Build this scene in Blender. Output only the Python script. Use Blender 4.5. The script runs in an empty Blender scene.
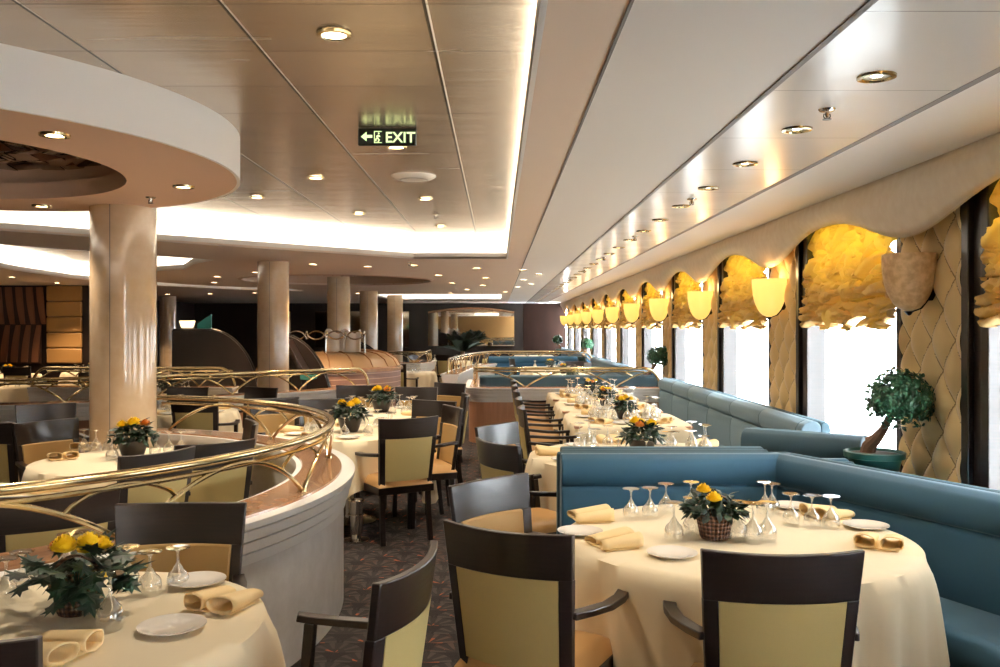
import bpy, math, random
from mathutils import Vector, Matrix, noise
from mathutils.geometry import tessellate_polygon
random.seed(7)
SC = bpy.context.scene
COL = SC.collection
PI = math.pi
# ------------------------------------------------------------------ camera
F, CX, CY, EYE = 880.0, 497.0, 328.0, 1.6
cam_data = bpy.data.cameras.new('camera')
cam_data.sensor_width = 36.0
cam_data.lens = 36.0 * F / 1000.0
cam_data.shift_x = (500.0 - CX) / 1000.0
cam_data.shift_y = (CY - 333.5) / 1000.0
cam_data.clip_start = 0.05
cam = bpy.data.objects.new('camera', cam_data)
cam.location = (0, 0, EYE)
cam.rotation_euler = (PI / 2, 0, 0)
COL.objects.link(cam)
SC.camera = cam
# ------------------------------------------------------------------ sky, exposure
EXPOSURE = 1.15
SKY = 28.0
SPOT = 0.66
COVE = 1.25
world = bpy.data.worlds.new('sky')
SC.world = world
world.use_nodes = True
wbg = world.node_tree.nodes['Background']
wbg.inputs[0].default_value = (0.86, 0.94, 1.0, 1)
wbg.inputs[1].default_value = SKY
vs = SC.view_settings
vs.view_transform = 'Standard'
vs.look = 'None'
vs.gamma = 1.0
vs.use_curve_mapping = False
vs.exposure = EXPOSURE
cy = SC.cycles
cy.max_bounces = 9
cy.diffuse_bounces = 5
cy.glossy_bounces = 4
cy.transmission_bounces = 4
cy.transparent_max_bounces = 24
cy.caustics_reflective = False
cy.caustics_refractive = False
cy.use_denoising = True
cy.sample_clamp_indirect = 4.0

# ------------------------------------------------------------------ node helpers
def lin(h):
    h = h.lstrip('#')
    r = []
    for i in (0, 2, 4):
        v = int(h[i:i + 2], 16) / 255
        r.append(v / 12.92 if v <= 0.04045 else ((v + 0.055) / 1.055) ** 2.4)
    return (r[0], r[1], r[2], 1)

class E:
    """socket expression"""
    def __init__(s, nt, sock): s.nt, s.s = nt, sock
    def _m(s, op, *o):
        n = s.nt.nodes.new('ShaderNodeMath'); n.operation = op
        for i, v in enumerate((s,) + o):
            if isinstance(v, E): s.nt.links.new(v.s, n.inputs[i])
            else: n.inputs[i].default_value = v
        return E(s.nt, n.outputs[0])
    def __add__(s, o): return s._m('ADD', o)
    def __sub__(s, o): return s._m('SUBTRACT', o)
    def __mul__(s, o): return s._m('MULTIPLY', o)
    def __truediv__(s, o): return s._m('DIVIDE', o)
    def lt(s, o): return s._m('LESS_THAN', o)
    def gt(s, o): return s._m('GREATER_THAN', o)
    def f(s, op, *o): return s._m(op, *o)
    def const(s, v): 
        return s._m('MULTIPLY', 0.0) + v

class Mat:
    def __init__(s, name, col=(.5, .5, .5, 1), rough=.5, metal=0.0, **kw):
        s.m = bpy.data.materials.new(name); s.m.use_nodes = True
        s.nt = s.m.node_tree
        s.b = s.nt.nodes['Principled BSDF']
        s.out = s.nt.nodes['Material Output']
        s.set('Base Color', col); s.set('Roughness', rough); s.set('Metallic', metal)
        for k, v in kw.items(): s.set(k.replace('_', ' '), v)
    def set(s, k, v):
        i = s.b.inputs[k]
        if isinstance(v, E): s.nt.links.new(v.s, i)
        elif isinstance(v, bpy.types.NodeSocket): s.nt.links.new(v, i)
        else: i.default_value = v
    def pos(s, kind='obj'):
        if kind == 'obj':
            n = s.nt.nodes.new('ShaderNodeTexCoord'); o = n.outputs['Object']
        else:
            n = s.nt.nodes.new('ShaderNodeNewGeometry'); o = n.outputs['Position']
        x = s.nt.nodes.new('ShaderNodeSeparateXYZ'); s.nt.links.new(o, x.inputs[0])
        return [E(s.nt, x.outputs[i]) for i in range(3)]
    def vec(s, x, y, z):
        n = s.nt.nodes.new('ShaderNodeCombineXYZ')
        for i, v in enumerate((x, y, z)):
            if isinstance(v, E): s.nt.links.new(v.s, n.inputs[i])
            else: n.inputs[i].default_value = v
        return n.outputs[0]
    def noise(s, scale=5, detail=3, vec=None, stretch=None, kind='obj', rough=.5):
        n = s.nt.nodes.new('ShaderNodeTexNoise')
        n.inputs['Scale'].default_value = scale; n.inputs['Detail'].default_value = detail
        n.inputs['Roughness'].default_value = rough
        if stretch:
            p = s.pos(kind); vec = s.vec(p[0] * stretch[0], p[1] * stretch[1], p[2] * stretch[2])
        elif vec is None:
            p = s.pos(kind); vec = s.vec(*p)
        s.nt.links.new(vec, n.inputs['Vector'])
        return E(s.nt, n.outputs[0])
    def mix(s, f, a, b):
        n = s.nt.nodes.new('ShaderNodeMix'); n.data_type = 'RGBA'
        for i, v in ((0, f), (6, a), (7, b)):
            if isinstance(v, E): s.nt.links.new(v.s, n.inputs[i])
            elif isinstance(v, bpy.types.NodeSocket): s.nt.links.new(v, n.inputs[i])
            else: n.inputs[i].default_value = v
        return n.outputs[2]
    def ramp(s, f, *stops):
        n = s.nt.nodes.new('ShaderNodeValToRGB')
        s.nt.links.new(f.s, n.inputs[0])
        els = n.color_ramp.elements
        while len(els) < len(stops): els.new(0.5)
        for e, (p, c) in zip(els, stops): e.position = p; e.color = c
        return n.outputs[0]
    def bump(s, h, strength=.3, dist=.01):
        n = s.nt.nodes.new('ShaderNodeBump')
        n.inputs['Strength'].default_value = strength; n.inputs['Distance'].default_value = dist
        s.nt.links.new(h.s if isinstance(h, E) else h, n.inputs['Height'])
        s.nt.links.new(n.outputs[0], s.b.inputs['Normal'])
        return n.outputs[0]
    def shader(s, sock): s.nt.links.new(sock, s.out.inputs[0])

M = {}
def mk(name, *a, **k):
    m = Mat(name, *a, **k); M[name] = m.m; return m

# white paint, beige soffit
m = mk('white_paint', lin('#f2eeea'), .55); n = m.noise(60, 2, kind='geo'); m.bump(n, .05, .002)
m = mk('soffit_beige', lin('#d3ae93'), .6)
m = mk('soffit_warm', lin('#e9d3bf'), .6)
m = mk('groove', lin('#77706c'), .6)
m = mk('white_gloss', lin('#efebe6'), .22)
p = m.pos('geo'); q = p[1].f('PINGPONG', .415); m.set('Base Color', m.mix(q.lt(.003), lin('#efebe6'), lin('#b0aaa4')))
m.set('Roughness', m.noise(2.5, 2, kind='geo') * .16 + .12)
# raised metallic panel ceiling
m = mk('panel_ceiling', lin('#b79a7c'), .22, .75)
p = m.pos('geo')
gx = (p[0] + .265 + .36 * 40).f('MODULO', .72)
lx = gx.lt(.012)
lx2 = gx.lt(.02)
row = ((p[0] + .265 + .36 * 40) / .72).f('FLOOR')
gy = (p[1] + .06 + 53.0).f('MODULO', .53)
ly = gy.lt(.008)
cellr = m.nt.nodes.new('ShaderNodeTexWhiteNoise'); cellr.noise_dimensions = '2D'
m.nt.links.new(m.vec(row, ((p[1] + .06 + 53.0) / .53).f('FLOOR'), 0.0), cellr.inputs['Vector'])
cr = E(m.nt, cellr.outputs[0])
c0 = m.mix(cr, lin('#c4b5a3'), lin('#cfc1b0'))
c1 = m.mix(lx2, c0, lin('#efe6d8'))
c2 = m.mix(lx, c1, lin('#1e1611'))
c3 = m.mix(ly * .75, c2, lin('#4e3c30'))
m.set('Base Color', c3)
st = m.noise(1.0, 3, stretch=(.6, 7, 1), kind='geo')
m.bump(st + cr * .1, .16, .02)
m.set('Roughness', st * .12 + .19)
m.set('Metallic', (lx2 * -.8) + .8)
# floor carpet with overlapping fans
m = mk('fan_carpet', lin('#2a2220'), .95)
p = m.pos('geo'); S = .30; H = .13
def fan(px_, py_):
    j = (py_ / H).f('FLOOR'); dy = py_ - j * H
    par = (j * .5).f('FRACT') * 2.0
    u = px_ / S + par * .5
    dx = (u - (u + .5).f('FLOOR')) * S
    return dx, dy, j
dx, dy, j = fan(p[0] + 50.0, p[1] + 50.0)
r0 = (dx * dx + dy * dy).f('SQRT')
ins = r0.lt(.148)
dx1 = (dx.f('ABSOLUTE') * -1.0) + S * .5
dy1 = dy + H
r1 = (dx1 * dx1 + dy1 * dy1).f('SQRT')
rr = ins * r0 + (ins * -1.0 + 1.0) * (r1 * .78)
ang0 = dy.f('ARCTAN2', dx); ang1 = dy1.f('ARCTAN2', dx1)
ang = ins * ang0 + (ins * -1.0 + 1.0) * ang1
rays = (ang * 11.0).f('SINE').gt(.35)
rim = (rr / .148).gt(.90)
fad = m.noise(9, 2, kind='geo')
c = m.mix(rays * (rr / .148).gt(.35) * .8, lin('#2c2624'), lin('#4a403c'))
c = m.mix(rim, c, lin('#1c1614'))
star = (ang * 5.0 + 1.57).f('SINE').gt(.8) * (rr / .148).lt(.5) * fad.gt(.53)
c = m.mix(star, c, lin('#a8552d'))
c = m.mix(m.noise(3, 2, kind='geo').gt(.56) * rays * .35, c, lin('#5e3d30'))
m.set('Base Color', c)
m.bump(m.noise(600, 1, kind='geo'), .4, .004)
# woods
def wood(name, a, b, rough, stretch=(2, 2, 30), coat=0.0, sc=3):
    m = mk(name, lin(a), rough, Coat_Weight=coat)
    n = m.noise(sc, 4, stretch=stretch)
    m.set('Base Color', m.ramp(n, (.3, lin(a)), (.7, lin(b))))
    m.set('Roughness', n * .15 + rough)
    m.bump(n, .08, .003)
wood('wenge', '#0f0908', '#21130f', .26, (1.5, 6, 40), .12)
wood('brown_panel', '#1d110c', '#271711', .6, (1, 1, .3)); M['brown_panel'].node_tree.nodes['Principled BSDF'].inputs['Specular IOR Level'].default_value = .08
wood('dark_panel', '#17100e', '#261a16', .3, (1, 1, .3))
wood('rose_wood', '#a8785b', '#b98a6c', .35, (8, 8, .6))
# fabrics
def fabric(name, a, rough=.85, sheen=0.0, sc=450, tint=None, bs=.25):
    m = mk(name, lin(a), rough, Sheen_Weight=sheen, Sheen_Roughness=.4)
    if tint: m.set('Sheen Tint', lin(tint))
    m.bump(m.noise(sc, 1), bs, .002)
    return m
fabric('cream_pad', '#c2af74', .6)
fabric('gold_pad', '#ab8a55', .6)
fabric('tan_leather', '#c0945c', .42, sc=60, bs=.12)
m = mk('tablecloth', lin('#efe0c0'), .8, Sheen_Weight=.15); m.bump(m.noise(3.5, 3), .25, .03)
m = mk('napkin', lin('#f3d8a4'), .85)
fabric('blue_upholstery', '#224f68', .72, .5, tint='#c0c8cc')
fabric('slate_upholstery', '#5f7480', .7, .4, tint='#b6cbd4')
fabric('dark_blue_upholstery', '#2b4550', .7, .4, tint='#9fc4d6')
m = mk('brass', lin('#c6b48a'), .17, 1.0)
m = mk('chrome', lin('#c9c5bf'), .15, 1.0)
m = mk('dark_metal', lin('#2b2725'), .35, .8)
m = mk('porcelain', lin('#f1ece4'), .12, Coat_Weight=.5)
# marble
m = mk('marble_column', lin('#cdb487'), .10, Coat_Weight=.3)
n = m.noise(9, 5, kind='geo'); v = m.noise(2.2, 6, kind='geo', rough=.7)
m.set('Base Color', m.mix(v, m.ramp(n, (.3, lin('#c9b698')), (.7, lin('#d9c9b0'))), lin('#bf9f80')))
m = mk('marble_cap', lin('#b98d68'), .16, Coat_Weight=.3)
n = m.noise(14, 5, kind='geo'); m.set('Base Color', m.ramp(n, (.35, lin('#9a7152')), (.65, lin('#b08563'))))
m = mk('pale_wall', lin('#e4e2e0'), .28)
n = m.noise(6, 6, kind='geo', rough=.7); m.set('Base Color', m.ramp(n, (.3, lin('#d8d5d2')), (.7, lin('#eceae8'))))
m.bump(n, .15, .004)
m = mk('moulding', lin('#f1f0ee'), .3)
# quilted wall
m = mk('quilt_fabric', lin('#d8b880'), .6, Sheen_Weight=.3)
p = m.pos(); qa = (p[1] / .26 + p[2] / .34 + 40.0).f('PINGPONG', .5); qb = (p[1] / .26 - p[2] / .34 + 40.0).f('PINGPONG', .5)
m.set('Base Color', m.mix(qa.f('MINIMUM', qb).lt(.022), lin('#d8b880'), lin('#8d6f3f')))
m.bump(m.noise(200, 2), .15, .002)
m = mk('tan_quilt', lin('#ab8149'), .55, Sheen_Weight=.2)
m = mk('valance_fabric', lin('#dccab4'), .5); n = m.noise(14, 4); m.set('Base Color', m.ramp(n, (.35, lin('#e2d3c0')), (.65, lin('#e9dccb'))))
m = mk('piping', lin('#d8c8a8'), .5)
# curtains
def translucent(name, col, tcol, tw, rough=1):
    m = Mat(name, col, .9); M[name] = m.m
    t = m.nt.nodes.new('ShaderNodeBsdfTranslucent'); t.inputs[0].default_value = tcol
    x = m.nt.nodes.new('ShaderNodeMixShader'); x.inputs[0].default_value = tw
    m.nt.links.new(m.b.outputs[0], x.inputs[1]); m.nt.links.new(t.outputs[0], x.inputs[2])
    m.shader(x.outputs[0]); return m
translucent('sheer', (.85, .83, .8, 1), (.92, .92, .9, 1), .6)
m = translucent('yellow_silk', lin('#bf9a66'), lin('#f2bc2c'), .10)
p = m.pos(); tz = ((p[2] - 1.86) / .32).f('MAXIMUM', 0.0).f('MINIMUM', 1.0)
xm = [n for n in m.nt.nodes if n.type == 'MIX_SHADER'][0]; m.nt.links.new((tz * .13 + .025).s, xm.inputs[0])
m = mk('pane_glass')
tr = m.nt.nodes.new('ShaderNodeBsdfTransparent'); gl = m.nt.nodes.new('ShaderNodeBsdfGlossy'); gl.inputs['Roughness'].default_value = .02
x = m.nt.nodes.new('ShaderNodeMixShader'); x.inputs[0].default_value = .06
m.nt.links.new(tr.outputs[0], x.inputs[1]); m.nt.links.new(gl.outputs[0], x.inputs[2]); m.shader(x.outputs[0])
m = mk('wine_glass')
tr = m.nt.nodes.new('ShaderNodeBsdfTransparent'); tr.inputs[0].default_value = (.97, .98, .98, 1)
gl = m.nt.nodes.new('ShaderNodeBsdfGlossy'); gl.inputs['Roughness'].default_value = .03; gl.inputs[0].default_value = (1, 1, 1, 1)
lw = m.nt.nodes.new('ShaderNodeLayerWeight'); lw.inputs[0].default_value = .35
ff = E(m.nt, lw.outputs['Facing']).f('POWER', 1.0) * .78 + .2
x = m.nt.nodes.new('ShaderNodeMixShader'); m.nt.links.new(ff.s, x.inputs[0])
m.nt.links.new(tr.outputs[0], x.inputs[1]); m.nt.links.new(gl.outputs[0], x.inputs[2]); m.shader(x.outputs[0])
m = mk('mirror', (.8, .78, .74, 1), .02, 1.0)
m = mk('smoked_mirror', (.35, .3, .24, 1), .06, 1.0)
# plants
def leafy(name, a, b, rough=.45):
    m = mk(name, lin(a), rough); n = m.noise(25, 2)
    m.set('Base Color', m.ramp(n, (.35, lin(a)), (.65, lin(b))))
leafy('leaf_dark', '#0c1d13', '#1b3a24')
leafy('leaf_tree', '#10381f', '#25583a')
leafy('leaf_palm', '#0e1d12', '#1c3520')
m = mk('petal_yellow', lin('#f9d62a'), .5)
m = mk('petal_orange', lin('#e08c3a'), .5)
m = mk('wicker', lin('#5c3a28'), .6)
p = m.pos(); w = (p[2] * 420.0).f('SINE') + ((p[0].f('ARCTAN2', p[1]) if False else p[1].f('ARCTAN2', p[0])) * 26.0).f('SINE')
m.bump(w, .8, .004); m.set('Base Color', m.ramp(w * .25 + .5, (.2, lin('#35201a')), (.8, lin('#805a42'))))
m = mk('pot_green', lin('#1e4f48'), .3)
m = mk('pot_dark', lin('#231a17'), .35)
m = mk('soil', lin('#3c2b20'), .95)
m = mk('bark', lin('#6a4f3a'), .8); m.bump(m.noise(30, 4), .6, .01)
# lamps
def emis(name, col, st, base=None, rough=.4):
    m = mk(name, base or col, rough)
    m.set('Emission Color', col); m.set('Emission Strength', st); return m
emis('lamp_lens', (1, .88, .68, 1), 18.0)
emis('cove_tube', (1, .97, .84, 1), 14.0 * COVE)
m = emis('sconce_glow', (1, .60, .14, 1), .5, lin('#c8a25a'))
p = m.pos(); m.set('Emission Strength', (p[2] * .6 + .55).f('MAXIMUM', .3))
m = mk('sconce_off', lin('#a8855a'), .5); n = m.noise(28, 4); m.set('Base Color', m.ramp(n, (.35, lin('#c09a6c')), (.65, lin('#dcb98a'))))
emis('bowl_glow', (1, .75, .45, 1), 1.0)
m = mk('sign_dark', lin('#141c18'), .3)
emis('sign_green', (.62, .78, .38, 1), .75, lin('#c2d890'))
m = mk('teal_glass', lin('#3f8f8a'), .2)
m = mk('tan_counter', lin('#a8835a'), .4)
m = mk('brick_panel', lin('#8a6350'), .45)
p = m.pos(); 
q = (p[2] + 1.0).f('MODULO', .085).lt(.012)
m.set('Base Color', m.mix(q, lin('#8a6350'), lin('#caa588')))
m = mk('paper_white', lin('#f3f1ec'), .7)
# woven mural: warped panels
m = mk('mural_dark', lin('#3d2a22'), .35)
m = mk('mural_light', lin('#8f6248'), .3, .3)

# ------------------------------------------------------------------ mesh helpers
class MB:
    def __init__(s): s.v, s.f = [], []
    def add(s, vs, fs, mtx=None):
        o = len(s.v)
        s.v += [tuple(mtx @ Vector(q)) if mtx else tuple(q) for q in vs]
        s.f += [tuple(i + o for i in f) for f in fs]
        return s
    def box(s, x0, x1, y0, y1, z0, z1, mtx=None):
        vs = [(x, y, z) for z in (z0, z1) for y in (y0, y1) for x in (x0, x1)]
        return s.add(vs, [(0, 2, 3, 1), (4, 5, 7, 6), (0, 1, 5, 4), (2, 6, 7, 3), (0, 4, 6, 2), (1, 3, 7, 5)], mtx)
    def tube(s, pts, r, n=8, cap=True, mtx=None, flat=None):
        """sweep a circle (or flat = (w,h) rectangle) along pts; r number or list"""
        pts = [Vector(p) for p in pts]; L = len(pts)
        vs, fs = [], []
        up = Vector((0, 0, 1)); prev = None
        for i, p in enumerate(pts):
            t = (pts[min(i + 1, L - 1)] - pts[max(i - 1, 0)]).normalized()
            ref = prev if prev is not None else (up if abs(t.z) < .95 else Vector((0, 1, 0)))
            a = (ref - t * ref.dot(t))
            if a.length < 1e-5: a = Vector((1, 0, 0))
            a.normalize(); prev = a; b = t.cross(a)
            ri = r[i] if isinstance(r, (list, tuple)) else r
            if flat:
                w, h = flat
                for (cx_, cz_) in ((-1, -1), (1, -1), (1, 1), (-1, 1)):
                    vs.append(p + b * (cx_ * w / 2) + a * (cz_ * h / 2))
            else:
                for k in range(n):
                    an = 2 * PI * k / n
                    vs.append(p + a * (math.cos(an) * ri) + b * (math.sin(an) * ri))
        m_ = 4 if flat else n
        for i in range(L - 1):
            for k in range(m_):
                k2 = (k + 1) % m_
                fs.append((i * m_ + k, i * m_ + k2, (i + 1) * m_ + k2, (i + 1) * m_ + k))
        if cap:
            fs.append(tuple(range(m_))[::-1]); fs.append(tuple((L - 1) * m_ + k for k in range(m_)))
        return s.add(vs, fs, mtx)
    def lathe(s, prof, n=24, mtx=None, a0=0, a1=2 * PI, close=True):
        full = abs(a1 - a0 - 2 * PI) < 1e-6
        m_ = n if full else n + 1
        vs = []
        for (r, z) in prof:
            for k in range(m_):
                a = a0 + (a1 - a0) * k / n
                vs.append((r * math.cos(a), r * math.sin(a), z))
        fs = []
        for i in range(len(prof) - 1):
            for k in range(n if not full else m_):
                k2 = (k + 1) % m_ if full else k + 1
                fs.append((i * m_ + k, i * m_ + k2, (i + 1) * m_ + k2, (i + 1) * m_ + k))
        return s.add(vs, fs, mtx)
    def prism(s, poly, z0, z1, mtx=None, holes=()):
        loops = [list(poly)] + [list(h) for h in holes]
        tris = tessellate_polygon([[Vector((x, y, 0)) for x, y in l] for l in loops])
        flat = [p for l in loops for p in l]; N = len(flat)
        vs = [(x, y, z0) for x, y in flat] + [(x, y, z1) for x, y in flat]
        fs = [tuple(t) for t in tris] + [tuple(i + N for i in t)[::-1] for t in tris]
        o = 0
        for l in loops:
            n = len(l)
            for i in range(n):
                j = (i + 1) % n
                fs.append((o + i, o + j, N + o + j, N + o + i))
            o += n
        return s.add(vs, fs, mtx)
    def grid(s, fn, nu, nv, mtx=None, wrap=False):
        vs = [fn(i / nu, j / nv) for j in range(nv + 1) for i in range(nu + (0 if wrap else 1))]
        w = nu if wrap else nu + 1
        fs = []
        for j in range(nv):
            for i in range(nu):
                i2 = (i + 1) % w
                fs.append((j * w + i, j * w + i2, (j + 1) * w + i2, (j + 1) * w + i))
        return s.add(vs, fs, mtx)
    def sweep(s, path, prof, closed_prof=True, caps=True):
        """path: list of (x,y); prof: list of (offset to the left of travel, z)"""
        L = len(path); P = [Vector((p[0], p[1])) for p in path]
        vs = []; n = len(prof)
        for i in range(L):
            d0 = (P[i] - P[i - 1]).normalized() if i > 0 else None
            d1 = (P[i + 1] - P[i]).normalized() if i < L - 1 else None
            if d0 is None: d0 = d1
            if d1 is None: d1 = d0
            n0 = Vector((-d0.y, d0.x)); n1 = Vector((-d1.y, d1.x))
            b = (n0 + n1).normalized(); k = 1 / max(.35, b.dot(n0))
            for (o, z) in prof:
                q = P[i] + b * (o * k)
                vs.append((q.x, q.y, z))
        fs = []
        for i in range(L - 1):
            for k in range(n if closed_prof else n - 1):
                k2 = (k + 1) % n
                fs.append((i * n + k, i * n + k2, (i + 1) * n + k2, (i + 1) * n + k))
        if caps and closed_prof:
            fs.append(tuple(range(n))[::-1]); fs.append(tuple((L - 1) * n + k for k in range(n)))
        return s.add(vs, fs)
    def build(s, name, mat, parent=None, smooth=True, angle=35, bevel=0.0, label=None, seg=2):
        me = bpy.data.meshes.new(name)
        me.from_pydata(s.v, [], s.f)
        import bmesh
        bm = bmesh.new(); bm.from_mesh(me)
        bmesh.ops.recalc_face_normals(bm, faces=bm.faces)
        bm.to_mesh(me); bm.free()
        me.validate()
        me.materials.append(M[mat])
        if smooth:
            me.polygons.foreach_set('use_smooth', [True] * len(me.polygons))
            me.set_sharp_from_angle(angle=math.radians(angle))
        o = bpy.data.objects.new(name, me); COL.objects.link(o)
        if parent: o.parent = parent
        if bevel:
            b = o.modifiers.new('bevel', 'BEVEL'); b.width = bevel; b.segments = seg; b.limit_method = 'ANGLE'
        if label: o['label'] = label
        return o

def T(x=0, y=0, z=0, rz=0, s=1): return Matrix.Translation((x, y, z)) @ Matrix.Rotation(rz, 4, 'Z') @ Matrix.Scale(s, 4)
def tag(o, label, cat, group=None, kind=None):
    o['label'] = label; o['category'] = cat
    if group: o['group'] = group
    if kind: o['kind'] = kind
    return o
def empty(name, loc=(0, 0, 0), rz=0):
    o = bpy.data.objects.new(name, None); COL.objects.link(o)
    o.location = loc; o.rotation_euler = (0, 0, rz); o.empty_display_size = .05
    return o
KIDS = {}
def kids(o):
    return [c for c in o.children]
def dup(o, parent=None):
    c = o.copy(); COL.objects.link(c)
    if parent is not None: c.parent = parent
    for ch in kids(o): dup(ch, c)
    return c
ORD = ['first', 'second', 'third', 'fourth', 'fifth', 'sixth', 'seventh', 'eighth', 'ninth', 'tenth', 'eleventh', 'twelfth',
       'thirteenth', 'fourteenth', 'fifteenth', 'sixteenth', 'seventeenth', 'eighteenth', 'nineteenth', 'twentieth',
       'twenty-first', 'twenty-second', 'twenty-third', 'twenty-fourth', 'twenty-fifth', 'twenty-sixth', 'twenty-seventh',
       'twenty-eighth', 'twenty-ninth', 'thirtieth', 'thirty-first', 'thirty-second', 'thirty-third', 'thirty-fourth']
def W(px, py, z):
    """point at height z seen at that place of the photograph"""
    d = (EYE - z) * F / (py - CY)
    return Vector(((px - CX) * d / F, d, z))
def pxof(v): return CX + v[0] * F / max(v[1], .1)

# ------------------------------------------------------------------ room shell
X0, X1, Y0, Y1, ZC, ZR = -11.0, 2.5, -4.0, 32.0, 2.5, 2.75
def struct(o, label, cat):
    return tag(o, label, cat, kind='structure')
struct(MB().box(X0 - .2, X1 + .6, Y0 - .2, Y1 + .2, -.1, 0).build('floor', 'fan_carpet', smooth=False), 'dark brown carpet with an overlapping fan pattern', 'floor')

C1 = [(.12, -3.6), (.12, 11.4), (-1.08, 11.4), (-4.7, 8.0), (-7.6, 8.0), (-7.6, -3.6)]
RC2 = (-3.0, 16.7); R2 = 3.7
def arc(c, r, a0, a1, n): return [(c[0] + r * math.cos(math.radians(a0 + (a1 - a0) * i / n)), c[1] + r * math.sin(math.radians(a0 + (a1 - a0) * i / n))) for i in range(n + 1)]
C2 = [(-5.5, 9.3), (-3.75, 11.6)] + [(-4.3, 12.4)] + arc(RC2, R2, -119 + 360, 118, 16) + [(-4.7, 21.4), (-6.0, 20.6), (-7.2, 18.6), (-7.7, 16.0), (-7.5, 13.6), (-6.9, 11.4), (-6.3, 9.9)]
HOLE2 = arc((-3.0, 16.6), 1.75, 0, 345, 23)
C3 = [(.12, 23.4), (.12, 28.8), (-3.4, 28.8), (-3.4, 23.4)]
outer = [(X0, Y0), (1.03, Y0), (1.03, Y1), (X0, Y1)]
outer = [(X0, Y0), (.37, Y0), (.37, Y1), (X0, Y1)]
o = MB().prism(outer, ZC, ZC + .02, holes=[C1, C2, HOLE2, C3]).build('ceiling', 'soffit_warm', smooth=False)
struct(o, 'warm beige main ceiling cut open by lit coffers', 'ceiling')
struct(MB().box(.37, 1.03, Y0, Y1, ZC, ZC + .02).build('ceiling', 'white_paint', smooth=False), 'matt white ceiling between the lit coffer and the glossy strip', 'ceiling')
struct(MB().box(1.03, 1.74, Y0, Y1, ZC - .004, ZC + .02).build('ceiling', 'white_gloss', smooth=False), 'glossy white ceiling strip carrying a row of downlights', 'ceiling')
struct(MB().box(1.74, X1 + .1, Y0, Y1, ZC, ZC + .02).build('ceiling', 'white_paint', smooth=False), 'matt white ceiling band along the window wall', 'ceiling')
for i, (x, w_, lb) in enumerate(((.37, .010, 'thin dark joint in the white ceiling beside the lit coffer'), (1.03, .022, 'dark joint on the inner edge of the glossy ceiling strip'), (1.74, .034, 'dark shadow gap on the outer edge of the glossy ceiling strip'))):
    struct(MB().box(x - w_ / 2, x + w_ / 2, Y0, 22.5 if i == 0 else Y1, ZC - .006, ZC + .01).build('trim_%d' % (i + 1), 'groove', smooth=False), lb, 'ceiling trim')
# raised ceiling
struct(MB().box(X0, .6, Y0, Y1, ZR, ZR + .05).build('ceiling', 'panel_ceiling', smooth=False), 'raised ceiling of beige brushed metal panels', 'ceiling')
# coffer lips and set-back sides, tubes
def offset_poly(poly, d):
    n = len(poly); out = []
    area = sum(poly[i][0] * poly[(i + 1) % n][1] - poly[(i + 1) % n][0] * poly[i][1] for i in range(n))
    sg = 1 if area > 0 else -1
    for i in range(n):
        a, b, c = Vector(poly[i - 1]), Vector(poly[i]), Vector(poly[(i + 1) % n])
        e0 = (b - a).normalized(); e1 = (c - b).normalized()
        n0 = Vector((e0.y, -e0.x)) * sg; n1 = Vector((e1.y, -e1.x)) * sg
        bb = (n0 + n1)
        bb = bb.normalized() if bb.length > 1e-4 else n0
        k = min(2.0, 1 / max(.4, bb.dot(n0)))
        q = b + bb * (d * k); out.append((q.x, q.y))
    return out
def closed_band(poly, z0, z1, th):
    inner, outp = poly, offset_poly(poly, th)
    return MB().prism(outp, z0, z1, holes=[inner])
for i, (poly, nm, wide) in enumerate(((C1, 'near', .26), (C2, 'curved', .24), (C3, 'far', .2))):
    struct(closed_band(poly, ZC - .002, ZC + .075, .02).build('trim_%d' % (4 + i), 'white_paint', angle=20), 'upstand lip round the %s lit coffer' % nm, 'ceiling trim')
    struct(closed_band(offset_poly(poly, wide), ZC + .012, ZR, .02).build('trim_%d' % (7 + i), 'white_paint', angle=20), 'set-back white side of the %s lit coffer' % nm, 'ceiling trim')
    t = closed_band(offset_poly(poly, wide * .42), ZC + .022, ZC + .05, .05).build('cove_light', 'cove_tube', smooth=False)
    tag(t, 'hidden fluorescent cove strip glowing round the %s ceiling coffer' % nm, 'light')
# ring drum with round opening
RC1 = (-3.36, 4.84)
def drum(c, ro, ri, nm, full=True):
    ring = empty('ceiling', (c[0], c[1], 0))
    struct(ring, 'round dropped ceiling drum with an open mirrored centre, %s' % nm, 'ceiling')
    if full:
        MB().prism(arc((0, 0), ro - .01, 0, 356.25, 95), ZC - .01, ZC + .02, holes=[arc((0, 0), ri, 0, 352.5, 47)]).build('underside', 'soffit_beige', ring, smooth=False)
        MB().lathe([(ro, ZC - .012), (ro, ZR), (ro - .02, ZR), (ro - .02, ZC - .012), (ro, ZC - .012)], 96).build('fascia', 'white_paint', ring)
    MB().lathe([(ri, ZC - .012), (ri + .0, ZC + .1), (ri + .05, ZC + .1), (ri + .05, ZR - .02), (ri + .07, ZR - .02), (ri + .07, ZC - .0), (ri, ZC - .012)], 64).build('inner_ring', 'soffit_beige', ring)
    mb = MB(); st = .16; k = int(ri / st) + 1
    for a in range(-k, k + 1):
        for b in range(-k, k + 1):
            x, y = a * st, b * st
            if math.hypot(x, y) > ri + .03: continue
            q = Matrix.Translation((x, y, ZR - .05)) @ Matrix.Rotation(random.uniform(-.22, .22), 4, 'X') @ Matrix.Rotation(random.uniform(-.22, .22), 4, 'Y')
            mb.box(-.077, .077, -.077, .077, -.004, .004, q)
    mb.build('mirror_mosaic', 'smoked_mirror', ring, smooth=False)
drum(RC1, 1.87, 1.22, 'nearest on the left')
drum((-3.0, 16.6), 2.4, 1.75, 'behind the second column', full=False)

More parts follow.
